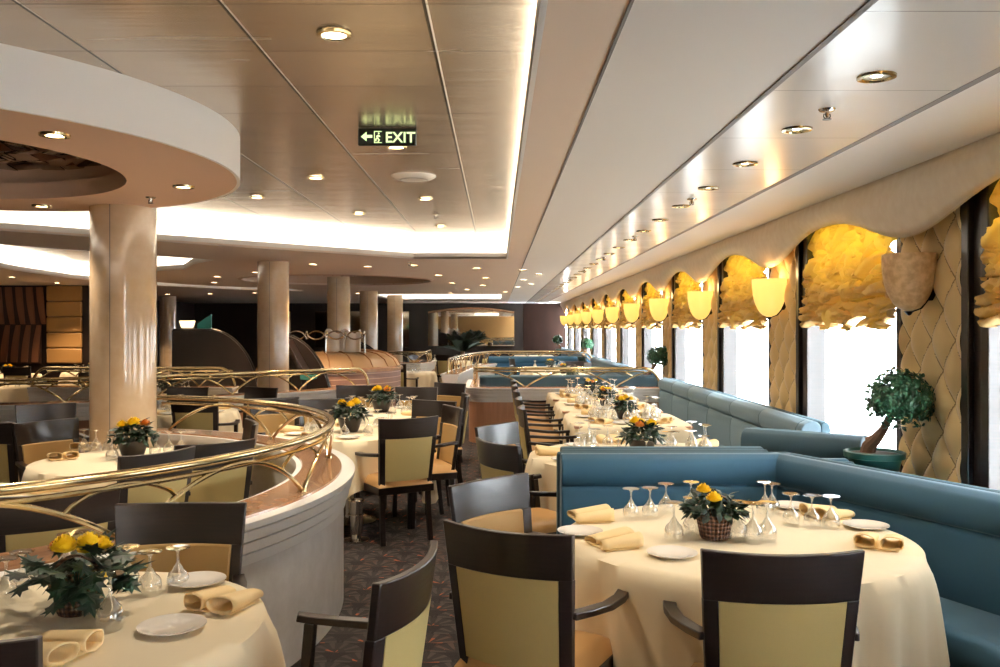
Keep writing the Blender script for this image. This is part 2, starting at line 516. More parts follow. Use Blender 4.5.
# walls
quiltP = 2.57; Q0 = 4.65
def wall_right():
    w = empty('wall_right', (X1, 0, 0)); struct(w, 'window wall of quilted gold panels between tall curtained windows', 'wall')
    mb = MB(); mb.box(0, .3, Y0, Y1, 0, .5); mb.box(0, .3, Y0, Y1, 2.42, ZC)
    for k in range(-4, 11):
        y = Q0 + quiltP * k
        mb.box(0, .3, y, min(y + .73, Y1), .5, 2.42)
    mb.box(0, .3, Y0, Q0 - 4 * quiltP, .5, 2.42)
    mb.build('wall_body', 'brown_panel', w, smooth=False)
    def q(u, v):
        y = u * .73; z = .3 + v * 2.15
        a = y / .26 + z / .34; b = y / .26 - z / .34
        pil = (abs(math.sin(PI * a)) * abs(math.sin(PI * b))) ** .5
        return (-.004 - .05 * pil, y, z)
    first = None
    for k in range(-3, 11):
        if first is None:
            first = MB().grid(q, 56, 150).build('quilted_panel', 'quilt_fabric', w, angle=80); o = first
        else:
            o = first.copy(); COL.objects.link(o)
        o.location = (0, Q0 + quiltP * k, 0)
wall_right()
WINL = ['at the right edge of the photo', 'behind the potted tree', 'second beyond the potted tree pot', 'third along']
winfirst = None
def wtag(k):
    return {-1: 'cut off at the right edge', 0: 'nearest fully seen, behind the largest potted tree'}.get(k, '%s from the potted tree toward the far end' % ORD[k - 1] if k > 0 else 'beside the camera, out of sight')
for k in range(-3, 10):
    y = Q0 + .73 + quiltP * k; L = quiltP - .73
    w = empty('window_%d' % (k + 4), (X1, y, 0))
    struct(w, 'tall window with dark timber frame, %s' % wtag(k), 'window')
    if winfirst is None:
        f = MB()
        f.box(-.03, .12, 0, .07, .45, 2.45); f.box(-.05, .12, L - .26, L - .19, .45, 2.45); f.box(-.02, .1, L - .19, L - .07, .45, 2.45); f.box(-.05, .12, L - .07, L, .45, 2.45)
        f.box(0, .12, .07, L - .26, .42, .5); f.box(0, .12, .07, L - .26, 2.38, 2.45)
        f.build('window_frame', 'wenge', w, smooth=False, bevel=.006)
        MB().box(.2, .206, .06, L - .24, .5, 2.4).build('window_pane', 'pane_glass', w, smooth=False)
        MB().box(-.02, .2, .05, L - .2, .46, .5).build('window_sill', 'wenge', w, smooth=False)
        winfirst = w
    else:
        for ch in kids(winfirst):
            c = ch.copy(); COL.objects.link(c); c.parent = w
# sheer curtains, balloon curtains
def sheer_fn(u, v):
    L = quiltP - .73 - .26 - .07
    return (.1 + .022 * math.sin(u * 46 + 2 * math.sin(u * 7)) + .01 * math.sin(u * 19), .07 + u * L, .48 + v * 1.92)
def puff_fn(u, v):
    # balloon blind: three swags with deep ruffles
    L = quiltP - .73 - .26 - .03
    y = .05 + u * L
    top, bot = 2.42, 1.64
    z = top + (bot - top) * v
    sw = abs(math.sin(u * PI * 3))
    z += .07 * v * (.6 - sw)
    p = Vector((u * 7, v * 6, 3.1))
    n1 = noise.noise(p); n2 = noise.noise(p * 2.7); n3 = noise.noise(Vector((u * 22, v * 13, 9)))
    z += .035 * n2 * (1 - abs(2 * v - 1))
    x = .07 - .03 * math.sin(PI * min(1, v * .9 + .08)) - .03 * v
    q = Vector((u * 3.6 + n2 * .4, v * (2.4 + 3.2 * v) + abs(math.sin(u * PI * 3)) * .9, 7.3))
    c1 = min(1, abs(noise.noise(q)) * 3.4) ** .6; c2 = min(1, abs(noise.noise(q * 2.1)) * 3.2) ** .6
    x -= .10 * c1 * (.6 + .4 * v) + .07 * c2 * (.5 + v * .6)
    z -= .03 * c1 * v
    if v > .9: z += (.02 * math.sin(u * 38) + .015 * n3) * (v - .9) * 10
    return (x + .03, y + .015 * n2, z)
sheer0 = puff0 = None
for k in range(-3, 10):
    y = Q0 + .73 + quiltP * k
    if sheer0 is None:
        sheer0 = MB().grid(sheer_fn, 90, 16).build('sheer_curtain', 'sheer', angle=80); s_ = sheer0
        puff0 = MB().grid(puff_fn, 150, 110).build('balloon_curtain', 'yellow_silk', angle=60); b_ = puff0
    else:
        s_ = sheer0.copy(); COL.objects.link(s_); b_ = puff0.copy(); COL.objects.link(b_)
    s_.location = (X1, y, 0); b_.location = (X1 - .0, y, 0)
    tag(s_, 'white sheer curtain across the window %s' % wtag(k), 'curtain', 'sheer curtains on the window wall')
    tag(b_, 'ruffled yellow balloon curtain over the window %s' % wtag(k), 'curtain', 'yellow balloon curtains on the window wall')
# scalloped valance
def val_z(y):
    ph = (y - (Q0 + .42)) / quiltP * 2 * PI
    c = math.cos(ph)
    return 2.255 - .105 * c - .012 * math.cos(2 * ph)
def val_fn(u, v):
    y = Y0 + 2.2 + u * (Y1 - Y0 - 2.2); zb = val_z(y)
    z = ZC - .002 + (zb - ZC) * v
    return (2.33 + .05 * v * v - .03 * math.sin(PI * v), y, z)
vv = empty('scalloped_valance'); tag(vv, 'long pinkish beige scalloped valance running above all the windows', 'valance')
sh = MB().grid(val_fn, 560, 8).build('valance_cloth', 'valance_fabric', vv, angle=60)
so = sh.modifiers.new('thick', 'SOLIDIFY'); so.thickness = .02
MB().tube([(val_fn(i / 560, 1)[0], val_fn(i / 560, 1)[1], val_fn(i / 560, 1)[2]) for i in range(561)], .011, 6).build('piping', 'piping', vv)
MB().box(2.315, 2.335, Y0, Y1, ZC - .012, ZC - .0).build('top_cord', 'groove', vv, smooth=False)

# end walls
we = empty('wall_back', (0, Y1, 0)); struct(we, 'dark far wall with a big arched mirror, brown on the right', 'wall')
MB().box(X0, X1, 0, .2, 0, ZR).build('wall_body', 'dark_panel', we, smooth=False)
MB().box(.95, X1, -.04, 0, 0, ZC).build('brown_wall_panel', 'brown_panel', we, smooth=False)
for x0_, x1_ in ((-5.4, -4.7), (-6.6, -5.9), (-8.2, -7.5), (-3.9, -3.2)):
    MB().box(x0_, x1_, -.03, 0, .9, 2.2).build('dark_glass_panel', 'smoked_mirror', we, smooth=False)
mr = empty('arched_mirror', (0, Y1 - .06, 0)); tag(mr, 'wide arched mirror on the far wall behind the palm', 'mirror')
pts = [(-2.5, .95), (.62, .95), (.62, 2.16)] + [(.62 - 3.12 * i / 20, 2.16 + .16 * math.sin(PI * i / 20)) for i in range(1, 20)] + [(-2.5, 2.16)]
MB().prism(pts, -.02, .02, Matrix.Rotation(PI / 2, 4, 'X')).build('mirror_glass', 'mirror', mr, smooth=False)
MB().tube([(x, -.03, z) for x, z in pts[2:]], .04, 8).build('arch_frame', 'marble_cap', mr)
struct(MB().box(X0 - .2, X0, Y0, Y1, 0, ZR).build('wall_left', 'dark_panel', smooth=False), 'dark timber left wall', 'wall')
struct(MB().box(X0, X1, Y0 - .2, Y0, 0, ZR).build('wall_front', 'tan_quilt', smooth=False), 'unseen wall behind the camera, coloured tan to brighten the far mirror', 'wall')  # unseen wall given a lighter tan to brighten the far mirror's reflection
wl = empty('wall_side', (0, 18.6, 0)); struct(wl, 'short cross wall far left with mural and tan padded panel', 'wall')
MB().box(X0, -8.55, 0, .2, 0, ZR).build('wall_body', 'dark_panel', wl, smooth=False)
mu = empty('wall_mural', (0, 18.55, 0)); tag(mu, 'woven timber mural of curved brown and copper blades on the far left', 'mural')
MB().box(-10.95, -9.62, -.0, .04, .85, 2.47).build('backing', 'mural_dark', mu, smooth=False)
for r_ in range(2):
    for i in range(6):
        x = -10.9 + i * .22 + (.1 if r_ else 0); z0 = .88 + r_ * .8
        pl = []
        for t_ in range(9):
            t = t_ / 8; pl.append((x + .11 * t ** 1.8, z0 + .78 * (1 - t) if r_ else z0 + .78 * t))
        pl2 = [(x + .2, pl[-1][1]), (x + .13, pl[0][1])]
        MB().prism(pl + pl2, .0, .03, Matrix.Rotation(PI / 2, 4, 'X')).build('blade', 'mural_light', mu, smooth=False)
tq = empty('padded_wall_panel', (0, 18.55, 0)); tag(tq, 'tan padded wall panel with horizontal seams beside the mural', 'wall panel')
for i in range(5):
    MB().box(-9.5, -8.75, -.02, .04, .85 + i * .33, 1.17 + i * .33).build('pad', 'tan_quilt', tq, bevel=.03, smooth=True)

# columns
def column(x, y, r, lb):
    c = empty('column', (x, y, 0)); struct(c, lb, 'column')
    MB().lathe([(r + .05, 0), (r + .05, .12), (r + .01, .15), (r, .16), (r, ZC + .02)], 48).build('shaft', 'marble_column', c)
    MB().box(-.003, .003, -r - .0015, -r + .01, .16, ZC - .01).build('joint', 'groove', c, smooth=False)
for a in ((-2.78, 6.55, .232, 'polished cream marble column inside the curved railing, nearest and widest'),
          (-3.05, 12.0, .21, 'polished cream marble column second from the camera'),
          (-2.86, 15.9, .205, 'marble column third from the camera, beside the curved tan counter'),
          (-3.15, 21.6, .22, 'marble column fourth from the camera, above the counter end'),
          (-2.85, 24.6, .22, 'marble column fifth from the camera, right of the counter'),
          (-9.35, 25.0, .23, 'distant marble column left of the black curved screen')):
    column(*a)
# ------------------------------------------------------------------ downlights and ceiling fittings
dl0 = None
def downlight(x, y, z, label, group, energy=30, lens=True, spread=100):
    global dl0
    if dl0 is None:
        d = empty('downlight')
        MB().lathe([(.048, -.002), (.052, -.008), (.066, -.006), (.068, .004), (.048, .006), (.048, -.002)], 24).build('trim_ring', 'brass', d)
        MB().lathe([(.0005, .0), (.03, .003), (.049, .005)], 20).build('lamp', 'lamp_lens', d)
        dl0 = d
    else:
        d = dup(dl0)
    d.location = (x, y, z - (.0 if z < ZC - .005 else .007))
    tag(d, label, 'downlight', group)
    if energy:
        if energy not in LAMPS:
            l = bpy.data.lights.new('spot', 'SPOT'); l.energy = energy * SPOT * (1.6 if energy == 110 else 1); l.color = (1, .84, .64) if energy != 110 else (1, .7, .42)
            l.spot_size = math.radians(spread); l.spot_blend = .6; l.shadow_soft_size = .04
            LAMPS[energy] = l
        lo = bpy.data.objects.new('spot', LAMPS[energy]); COL.objects.link(lo)
        lo.location = (x, y, z - .03)
LAMPS = {}
ys = [3.13 + .83 * i for i in range(34)]
ys = [y for y in ys if y < 31]
for i, y in enumerate(ys):
    downlight(1.35, y, ZC - .006, 'brass-rimmed downlight in the glossy ceiling strip, %s from the camera' % ORD[i], 'downlights in the glossy strip', 24 if y < 16 else (30 if i % 2 else 0))
ci = 0
for x, y in ((-.635, 3.43), (-.635, 5.56), (-.635, 7.8), (-.635, 9.9), (-1.38, 6.7), (-1.38, 8.8), (-2.1, 7.7), (-2.1, 9.9)):
    ci += 1
    col_ = {-.635: 'column under the exit sign', -1.38: 'middle file', -2.1: 'left file'}[x]
    downlight(x, y, ZR, 'brass downlight in the raised metal ceiling, %s, %s from the camera' % ({-.635: 'right file', -1.38: 'middle file', -2.1: 'left file'}[x], ORD[[yy for xx, yy in ((-.635, 3.43), (-.635, 5.56), (-.635, 7.8), (-.635, 9.9), (-1.38, 6.7), (-1.38, 8.8), (-2.1, 7.7), (-2.1, 9.9)) if xx == x].index(y)]), 'downlights in the raised metal ceiling', 60)
for i, a in enumerate((-149, -90, -31, 26, 88, 148)):
    r_ = 1.55
    x, y = RC1[0] + r_ * math.cos(math.radians(a)), RC1[1] + r_ * math.sin(math.radians(a))
    downlight(x, y, ZC - .014, 'brass downlight set in the underside of the near ceiling drum, %s going round' % ORD[i], 'downlights in the near ceiling drum', 60)
soff = [(-.3, 13.2), (.4, 13.6), (-1.2, 12.6), (-1.0, 15.0), (-.2, 15.8), (.5, 16.4), (-.9, 17.6), (-.3, 18.5), (.45, 19.2), (-.7, 20.6), (0.2, 21.8), (-1.9, 12.9), (.7, 14.6), (.7, 18.0),
        (-2.6, 12.4), (-3.9, 14.2), (-4.9, 15.4), (-5.6, 17.4), (-4.6, 18.2), (-7.9, 11.0), (-8.4, 13.2), (-8.6, 15.6), (-8.8, 17.6), (-6.2, 22.5), (-7.5, 23.0), (-8.8, 23.5), (-3.6, 22.8), (-1.2, 22.6)]
soff.sort(key=lambda p: p[1])
for i, (x, y) in enumerate(soff):
    downlight(x, y, ZC, 'small downlight in the white ceiling beyond the coffer, %s nearest' % ORD[i], 'downlights in the far white ceiling', 110 if x < -2.3 else 55)
for i, (x, y) in enumerate(((-4.6, 9.15), (-3.0, 10.55))):
    pass
# unseen downlights added to give the left of the room more warm light
for i, (x, y) in enumerate(((-8.3, 2.0), (-8.4, 5.0), (-8.6, 8.0), (-9.6, 11.0))):
    downlight(x, y, ZC, 'unseen added downlight in the left-hand white ceiling outside the drum, %s nearest' % ORD[i], 'unseen added downlights in the left ceiling', 110)
spr0 = None
def sprinkler(x, y, z, label):
    global spr0
    if spr0 is None:
        s_ = empty('sprinkler')
        MB().lathe([(.0005, 0), (.035, -.001), (.03, -.008), (.01, -.01), (.009, -.022), (.006, -.034), (.0005, -.036)], 16).build('rosette', 'chrome', s_)
        MB().lathe([(.0005, -.04), (.018, -.041), (.018, -.044), (.0005, -.045)], 12).build('deflector', 'dark_metal', s_)
        MB().tube([(-.012, 0, -.02), (-.014, 0, -.032), (-.002, 0, -.042)], .0025, 5).tube([(.012, 0, -.02), (.014, 0, -.032), (.002, 0, -.042)], .0025, 5).build('yoke', 'dark_metal', s_)
        spr0 = s_
    else: s_ = dup(spr0)
    s_.location = (x, y, z); tag(s_, label, 'sprinkler', 'ceiling sprinklers')
for i, y in enumerate((3.6, 6.1, 8.6, 11.1, 13.6, 16.1)):
    sprinkler(1.35, y, ZC - .004, 'small sprinkler head in the glossy ceiling strip, %s from the camera' % ORD[i])
sprinkler(-2.35, 5.97, ZC - .012, 'small sprinkler head under the near ceiling drum beside the marble column')
sprinkler(-.62, 8.9, ZR, 'small sprinkler head in the raised metal ceiling beyond the speaker')
sprinkler(-1.2, 12.1, ZC, 'small sprinkler head in the white ceiling past the coffer')
sp = empty('ceiling_speaker', (-.63, 6.66, ZR)); tag(sp, 'flat round white ceiling speaker beyond the exit sign', 'speaker')
MB().lathe([(.0005, -.03), (.1, -.03), (.14, -.022), (.17, -.004), (.17, 0)], 32).build('cover', 'white_gloss', sp)
MB().lathe([(.10, -.032), (.105, -.034), (.11, -.0315), (.10, -.032)], 32).build('grille_ring', 'groove', sp)
# exit sign
ex = empty('exit_sign', (-.63, 5.06, ZR - .055)); tag(ex, 'dark exit sign with pale green arrow and letters hung from the metal ceiling', 'sign')
MB().box(-.168, .168, -.012, .012, -.048, .053).build('board', 'sign_dark', ex, bevel=.006)
def text_mesh(body, size):
    cu = bpy.data.curves.new('t', 'FONT'); cu.body = body; cu.size = size; cu.align_x = 'LEFT'; cu.extrude = .001; cu.offset = .0012
    to = bpy.data.objects.new('t', cu); COL.objects.link(to)
    bpy.context.view_layer.update()
    me = bpy.data.meshes.new_from_object(to.evaluated_get(bpy.context.evaluated_depsgraph_get()))
    bpy.data.objects.remove(to); return me
me = text_mesh('EXIT', .085); me.materials.clear(); me.materials.append(M['sign_green'])
lt = bpy.data.objects.new('lettering', me); COL.objects.link(lt); lt.parent = ex
lt.rotation_euler = (PI / 2, 0, 0); lt.location = (-.012, -.014, -.03); 
xs = [v.co.x for v in me.vertices]; lt.scale = (.168 / (max(xs) - min(xs)), 1, 1)
RX = Matrix.Rotation(PI / 2, 4, 'X')
MB().prism([(-.15, 0), (-.118, .028), (-.118, .01), (-.085, .01), (-.085, -.006), (-.118, -.006), (-.118, -.026)], .013, .015, RX @ Matrix.Translation((0, 0.002, 0))).build('arrow', 'sign_green', ex, smooth=False)
pm = MB()
pm.box(-.075, -.03, -.015, -.0135, -.034, -.03).box(-.075, -.071, -.015, -.0135, -.034, .034).box(-.075, -.03, -.015, -.0135, .03, .034)
pm.tube([(-.05, -.0143, .012), (-.056, -.0143, -.006), (-.046, -.0143, -.016), (-.052, -.0143, -.028)], .0045, 6)
pm.tube([(-.056, -.0143, -.004), (-.066, -.0143, -.014), (-.064, -.0143, -.024)], .004, 6)
pm.tube([(-.062, -.0143, .002), (-.052, -.0143, .011), (-.04, -.0143, .002)], .0035, 6)
pm.lathe([(.0005, -.006), (.006, 0), (.0005, .006)], 8, Matrix.Translation((-.048, -.0143, .021)))
pm.build('running_figure', 'sign_green', ex, smooth=False)
# ------------------------------------------------------------------ sconces
sc0 = None
for k in range(0, 11):
    y = Q0 + .36 + quiltP * k
    lit = k > 0
    if k in (0, 1) or sc0 is None:
        s_ = empty('wall_sconce')
        prof = [(.145 * (1 - (1 - t) ** 2.4) ** .5 if t < 1 else .145, -.165 + .33 * t) for t in [i / 14 for i in range(15)]]
        prof = [(max(.002, r), z) for r, z in prof] + [(.135, .165), (.13, .14)]
        MB().lathe(prof, 32).build('shade', 'sconce_glow' if lit else 'sconce_off', s_)
        MB().box(.1, .155, -.03, .03, -.1, .08).build('wall_plate', 'dark_metal', s_, bevel=.006)
        MB().lathe([(.0005, -.185), (.012, -.18), (.02, -.168), (.03, -.16), (.0005, -.158)], 14).tube([(0, 0, -.165), (.07, 0, -.14), (.125, 0, -.07)], .008, 8).build('finial', 'dark_metal', s_)
        if lit: sc0 = s_
    else:
        s_ = dup(sc0)
    s_.location = (X1 - .155, y, 1.855)
    if k == 0: s_.rotation_euler = (0, 0, .0)
    tag(s_, 'unlit mottled tan bowl sconce on the quilted panel nearest the camera' if k == 0 else
        'glowing yellow bowl sconce on the quilted panels, %s lit one from the camera' % ORD[k - 1], 'wall lamp', 'bowl sconces on the window wall')
    if lit:
        l = bpy.data.lights.new('glow', 'POINT'); l.energy = 1.3; l.color = (1, .62, .25); l.shadow_soft_size = .06
        lo = bpy.data.objects.new('glow', l); COL.objects.link(lo); lo.location = (X1 - .13, y, 2.06)

# ------------------------------------------------------------------ partitions with brass railings
def path_len(path):
    out = [0]
    for a, b in zip(path, path[1:]): out.append(out[-1] + math.hypot(b[0] - a[0], b[1] - a[1]))
    return out
def on_path(path, L, s):
    s = max(0, min(L[-1], s))
    for i in range(len(path) - 1):
        if s <= L[i + 1] + 1e-9:
            t = (s - L[i]) / max(1e-9, L[i + 1] - L[i])
            return (path[i][0] + (path[i + 1][0] - path[i][0]) * t, path[i][1] + (path[i + 1][1] - path[i][1]) * t)
    return path[-1]
def partition(path, label, mat='pale_wall', span=1.2, start=0.0, rail_off=.09, cap=.77, railz=1.035, th=.3):
    """path = outer face line, wall lies to its left"""
    p = empty('low_partition', (0, 0, 0)); tag(p, label, 'partition', kind='thing')
    MB().sweep(path, [(.02, 0), (.02, cap - .17), (th - .05, cap - .17), (th - .05, 0)]).build('wall_panel', mat, p, angle=25)
    h = cap
    pr = [(.02, h - .20), (.008, h - .20), (.004, h - .155), (.016, h - .153), (.016, h - .145), (-.010, h - .143), (-.014, h - .10), (.0, h - .098), (.0, h - .09), (-.026, h - .088), (-.030, h - .045), (-.014, h - .043), (-.014, h - .035), (-.042, h - .033), (-.046, h - .004),
          (th - .0, h - .004), (th - .0, h - .05), (th - .03, h - .055), (th - .03, h - .12), (th - .05, h - .125), (th - .05, h - .19)]
    MB().sweep(path, pr).build('moulding', 'moulding', p, angle=25)
    MB().sweep(path, [(.03, h - .005), (.033, h + .006), (th - .035, h + .006), (th - .03, h - .005)]).build('cap', 'marble_cap', p, angle=25)
    # rail line: offset inside
    P = [Vector(q) for q in path]; rp = []
    for i in range(len(P)):
        d = (P[min(i + 1, len(P) - 1)] - P[max(i - 1, 0)]).normalized()
        rp.append((P[i].x - d.y * rail_off, P[i].y + d.x * rail_off))
    L = path_len(rp); tot = L[-1]
    rl = empty('railing'); rl.parent = p
    n = max(2, int(tot / .12))
    e = .22
    pts = []
    for i in range(9):
        a = PI / 2 * i / 8
        q = on_path(rp, L, e - e * math.sin(PI / 2 - a) if False else e * (1 - math.cos(a))); pts.append((q[0], q[1], cap + (railz - cap) * math.sin(a)))
    for i in range(1, n):
        s = e + (tot - 2 * e) * i / n; q = on_path(rp, L, s); pts.append((q[0], q[1], railz))
    for i in range(8, -1, -1):
        a = PI / 2 * i / 8
        q = on_path(rp, L, tot - e * (1 - math.cos(a))); pts.append((q[0], q[1], cap + (railz - cap) * math.sin(a)))
    MB().tube(pts, .020, 12).build('handrail', 'brass', rl)
    low = [(q[0], q[1], q[2] - .045) for q in pts[8:-8]]
    MB().tube(low, .011, 8).build('lower_rail', 'brass', rl)
    H = railz - cap - .035
    s = start
    arch0 = []
    while s < tot:
        a, b = s, s + span
        if b > .3 and a < tot - .3:
            pp = []
            for i in range(25):
                t = i / 24; ss = a + (b - a) * t
                if ss < .02 or ss > tot - .02: continue
                q = on_path(rp, L, ss); pp.append((q[0], q[1], cap + H * math.sin(PI * t) ** .85))
            if len(pp) > 3: MB().tube(pp, .011, 8).build('arch', 'brass', rl)
            # small arch standing over the foot of two big ones
            c = a; pp = []
            z0 = H * math.sin(PI * .2) ** .85
            for i in range(17):
                t = i / 16; ss = c - span * .2 + span * .4 * t
                if ss < .02 or ss > tot - .02: continue
                q = on_path(rp, L, ss); pp.append((q[0], q[1], cap + z0 + (H - z0) * math.sin(PI * t) ** .7))
            if len(pp) > 8: MB().tube(pp, .009, 8).build('small_arch', 'brass', rl)
            if a > .05:
                q = on_path(rp, L, a); MB().lathe([(.0005, .02), (.018, .016), (.024, 0), (.024, -.002)], 12, Matrix.Translation((q[0], q[1], cap + .006))).build('foot', 'brass', rl)
        s += span
    return p
# main curved one
a_start = -150; R_out = 2.5
pth = arc(RC1, R_out, a_start, 80, 110)
# arch feet: one at the angle of photo point (100,536)
fa = math.degrees(math.atan2(3.5 - RC1[1], -1.58 - RC1[0]))
Rr = R_out - .09; spanA = 1.16
st = math.radians(fa - a_start) * Rr
while st > 0: st -= spanA
partition(pth, 'curved pale low wall with brass arched railing sweeping round the left tables', 'pale_wall', spanA, st)
def smooth_path(ctrl, n=10):
    out = []
    P = [Vector(c) for c in ctrl]; P = [P[0] * 2 - P[1]] + P + [P[-1] * 2 - P[-2]]
    for i in range(1, len(P) - 2):
        for k in range(n):
            t = k / n
            q = .5 * ((2 * P[i]) + (-P[i - 1] + P[i + 1]) * t + (2 * P[i - 1] - 5 * P[i] + 4 * P[i + 1] - P[i + 2]) * t * t + (-P[i - 1] + 3 * P[i] - 3 * P[i + 1] + P[i + 2]) * t ** 3)
            out.append((q.x, q.y))
    out.append(tuple(P[-2])); return out
partition(smooth_path([(-7.4, 9.4), (-6.4, 9.3), (-5.4, 9.45), (-4.1, 10.1), (-2.95, 11.1), (-1.75, 12.35)]), 'pale low wall with brass railing crossing behind the nearest column', 'rose_wood', .95, -.2)
partition(smooth_path([(-6.6, 12.4), (-5.0, 12.3), (-3.7, 12.35)]), 'short low wall with brass railing in front of the black curved screen', 'pale_wall', .8, 0)
partition([(-.42, 14.2), (-.42, 12.5)][0:1] + arc((-.12, 12.5), .3, 180, 270, 8) + [(2.28, 12.2)], 'rose timber low wall with brass railing closing the near window tables', 'rose_wood', 1.25, 1.3)
partition(smooth_path([(-.98, 15.9), (-.85, 17.6), (-.6, 19.6), (-.25, 20.9), (.3, 21.2), (2.28, 21.2)][::-1], 6), 'far low wall with brass railing beside the aisle, bending toward the windows', 'pale_wall', .7, 0)
partition(smooth_path([(-2.5, 19.0), (-1.55, 19.0), (-1.45, 20.6)], 6), 'small rose timber low wall right of the tan counter', 'rose_wood', .7, 0, cap=.85, railz=1.08)

# ------------------------------------------------------------------ upholstery: booths
def back_prof(h=.92, th=.16):
    # cushion: offset from outer line to the left
    pr = [(.03, .40), (.03, h - .07), (.045, h - .025), (.075, h), (.12, h + .002), (.165, h - .022), (.187, h - .06), (.188, h - .11), (.168, h - .155), (.150, h - .165),
          (.170, h - .18), (.182, h - .25), (.182, h - .38), (.16, .40)]
    return pr
def booth(path, label, mats=('blue_upholstery', 'dark_blue_upholstery'), seams=None, h=.92, seat=.5, cat='booth seat', shell=True):
    b = empty('banquette_booth'); tag(b, label, cat)
    L = path_len(path)
    if shell:
        MB().sweep(path, [(-.03, .0), (-.03, h - .06), (-.02, h - .02), (.01, h), (.04, h - .01), (.045, h - .05), (.045, 0)]).build('back_shell', mats[1], b, bevel=.01)
    def sub(s0, s1):
        pts = [on_path(path, L, s0)] + [path[i] for i in range(len(path)) if s0 + .01 < L[i] < s1 - .01] + [on_path(path, L, s1)]
        return pts
    ss = seams or [0, L[-1]]
    for a, c in zip(ss, ss[1:]):
        o = MB().sweep(sub(a + .003, c - .003), back_prof(h)).build('back_cushion', mats[0], b, bevel=.03, angle=60, seg=3)
        MB().sweep(sub(a + .003, c - .003), [(.17, .30), (.17, .44), (.19, .455), (seat, .46), (seat + .03, .44), (seat + .035, .36), (seat + .02, .30)]).build('seat_cushion', mats[0], b, bevel=.02, angle=60)
    MB().sweep(path, [(.1, .0), (.1, .30), (seat - .02, .30), (seat - .02, 0)]).build('base', mats[1], b, smooth=False)
    return b
# travel so that the inside is on the left: from right end to left end
booth([(2.40, 1.3), (2.36, 2.6), (2.27, 3.38), (1.60, 4.86), (.33, 4.86)], 'blue booth seat wrapping round the front right table',
      seams=[0, 3.71, 4.97])
# window table booth behind
booth([(.36, 4.93), (1.52, 4.93)], 'dark blue bench back to back with the front booth, facing the second window table', ('dark_blue_upholstery', 'dark_blue_upholstery'), seat=.3)
booth([(2.04, 5.02), (1.62, 5.02)][::-1], 'short teal seat back beside the potted tree', ('blue_upholstery', 'dark_blue_upholstery'), h=.84, seat=.3)
booth([(2.33, 5.52), (1.72, 5.98)], 'dark rounded banquette end beside the potted tree', ('dark_blue_upholstery', 'dark_blue_upholstery'), h=.93, seat=.2)
Lw = 12.1 - 6.55
booth([(2.40, 6.4), (2.40, 12.1)], 'long slate blue banquette with vertical seams under the windows', ('slate_upholstery', 'dark_blue_upholstery'),
      seams=[0, .12] + [.12 + (5.7 - .12) * i / 6 for i in range(1, 7)], seat=.55)
booth([(2.30, 12.6), (-.25, 12.6)][::-1], 'blue bench behind the rose timber low wall', ('dark_blue_upholstery', 'dark_blue_upholstery'), h=.92, seams=[0, 1.2, 2.55])
booth([(2.40, 13.2), (2.40, 20.8)], 'blue banquette under the windows beyond the rose timber low wall', ('blue_upholstery', 'dark_blue_upholstery'), seat=.5)
booth([(1.9, 20.9), (-.2, 20.9)], 'teal bench in front of the far low wall', ('blue_upholstery', 'dark_blue_upholstery'), h=.93)
booth([(2.40, 21.8), (2.40, 31)], 'furthest blue banquette under the windows', ('blue_upholstery', 'dark_blue_upholstery'), seat=.5)

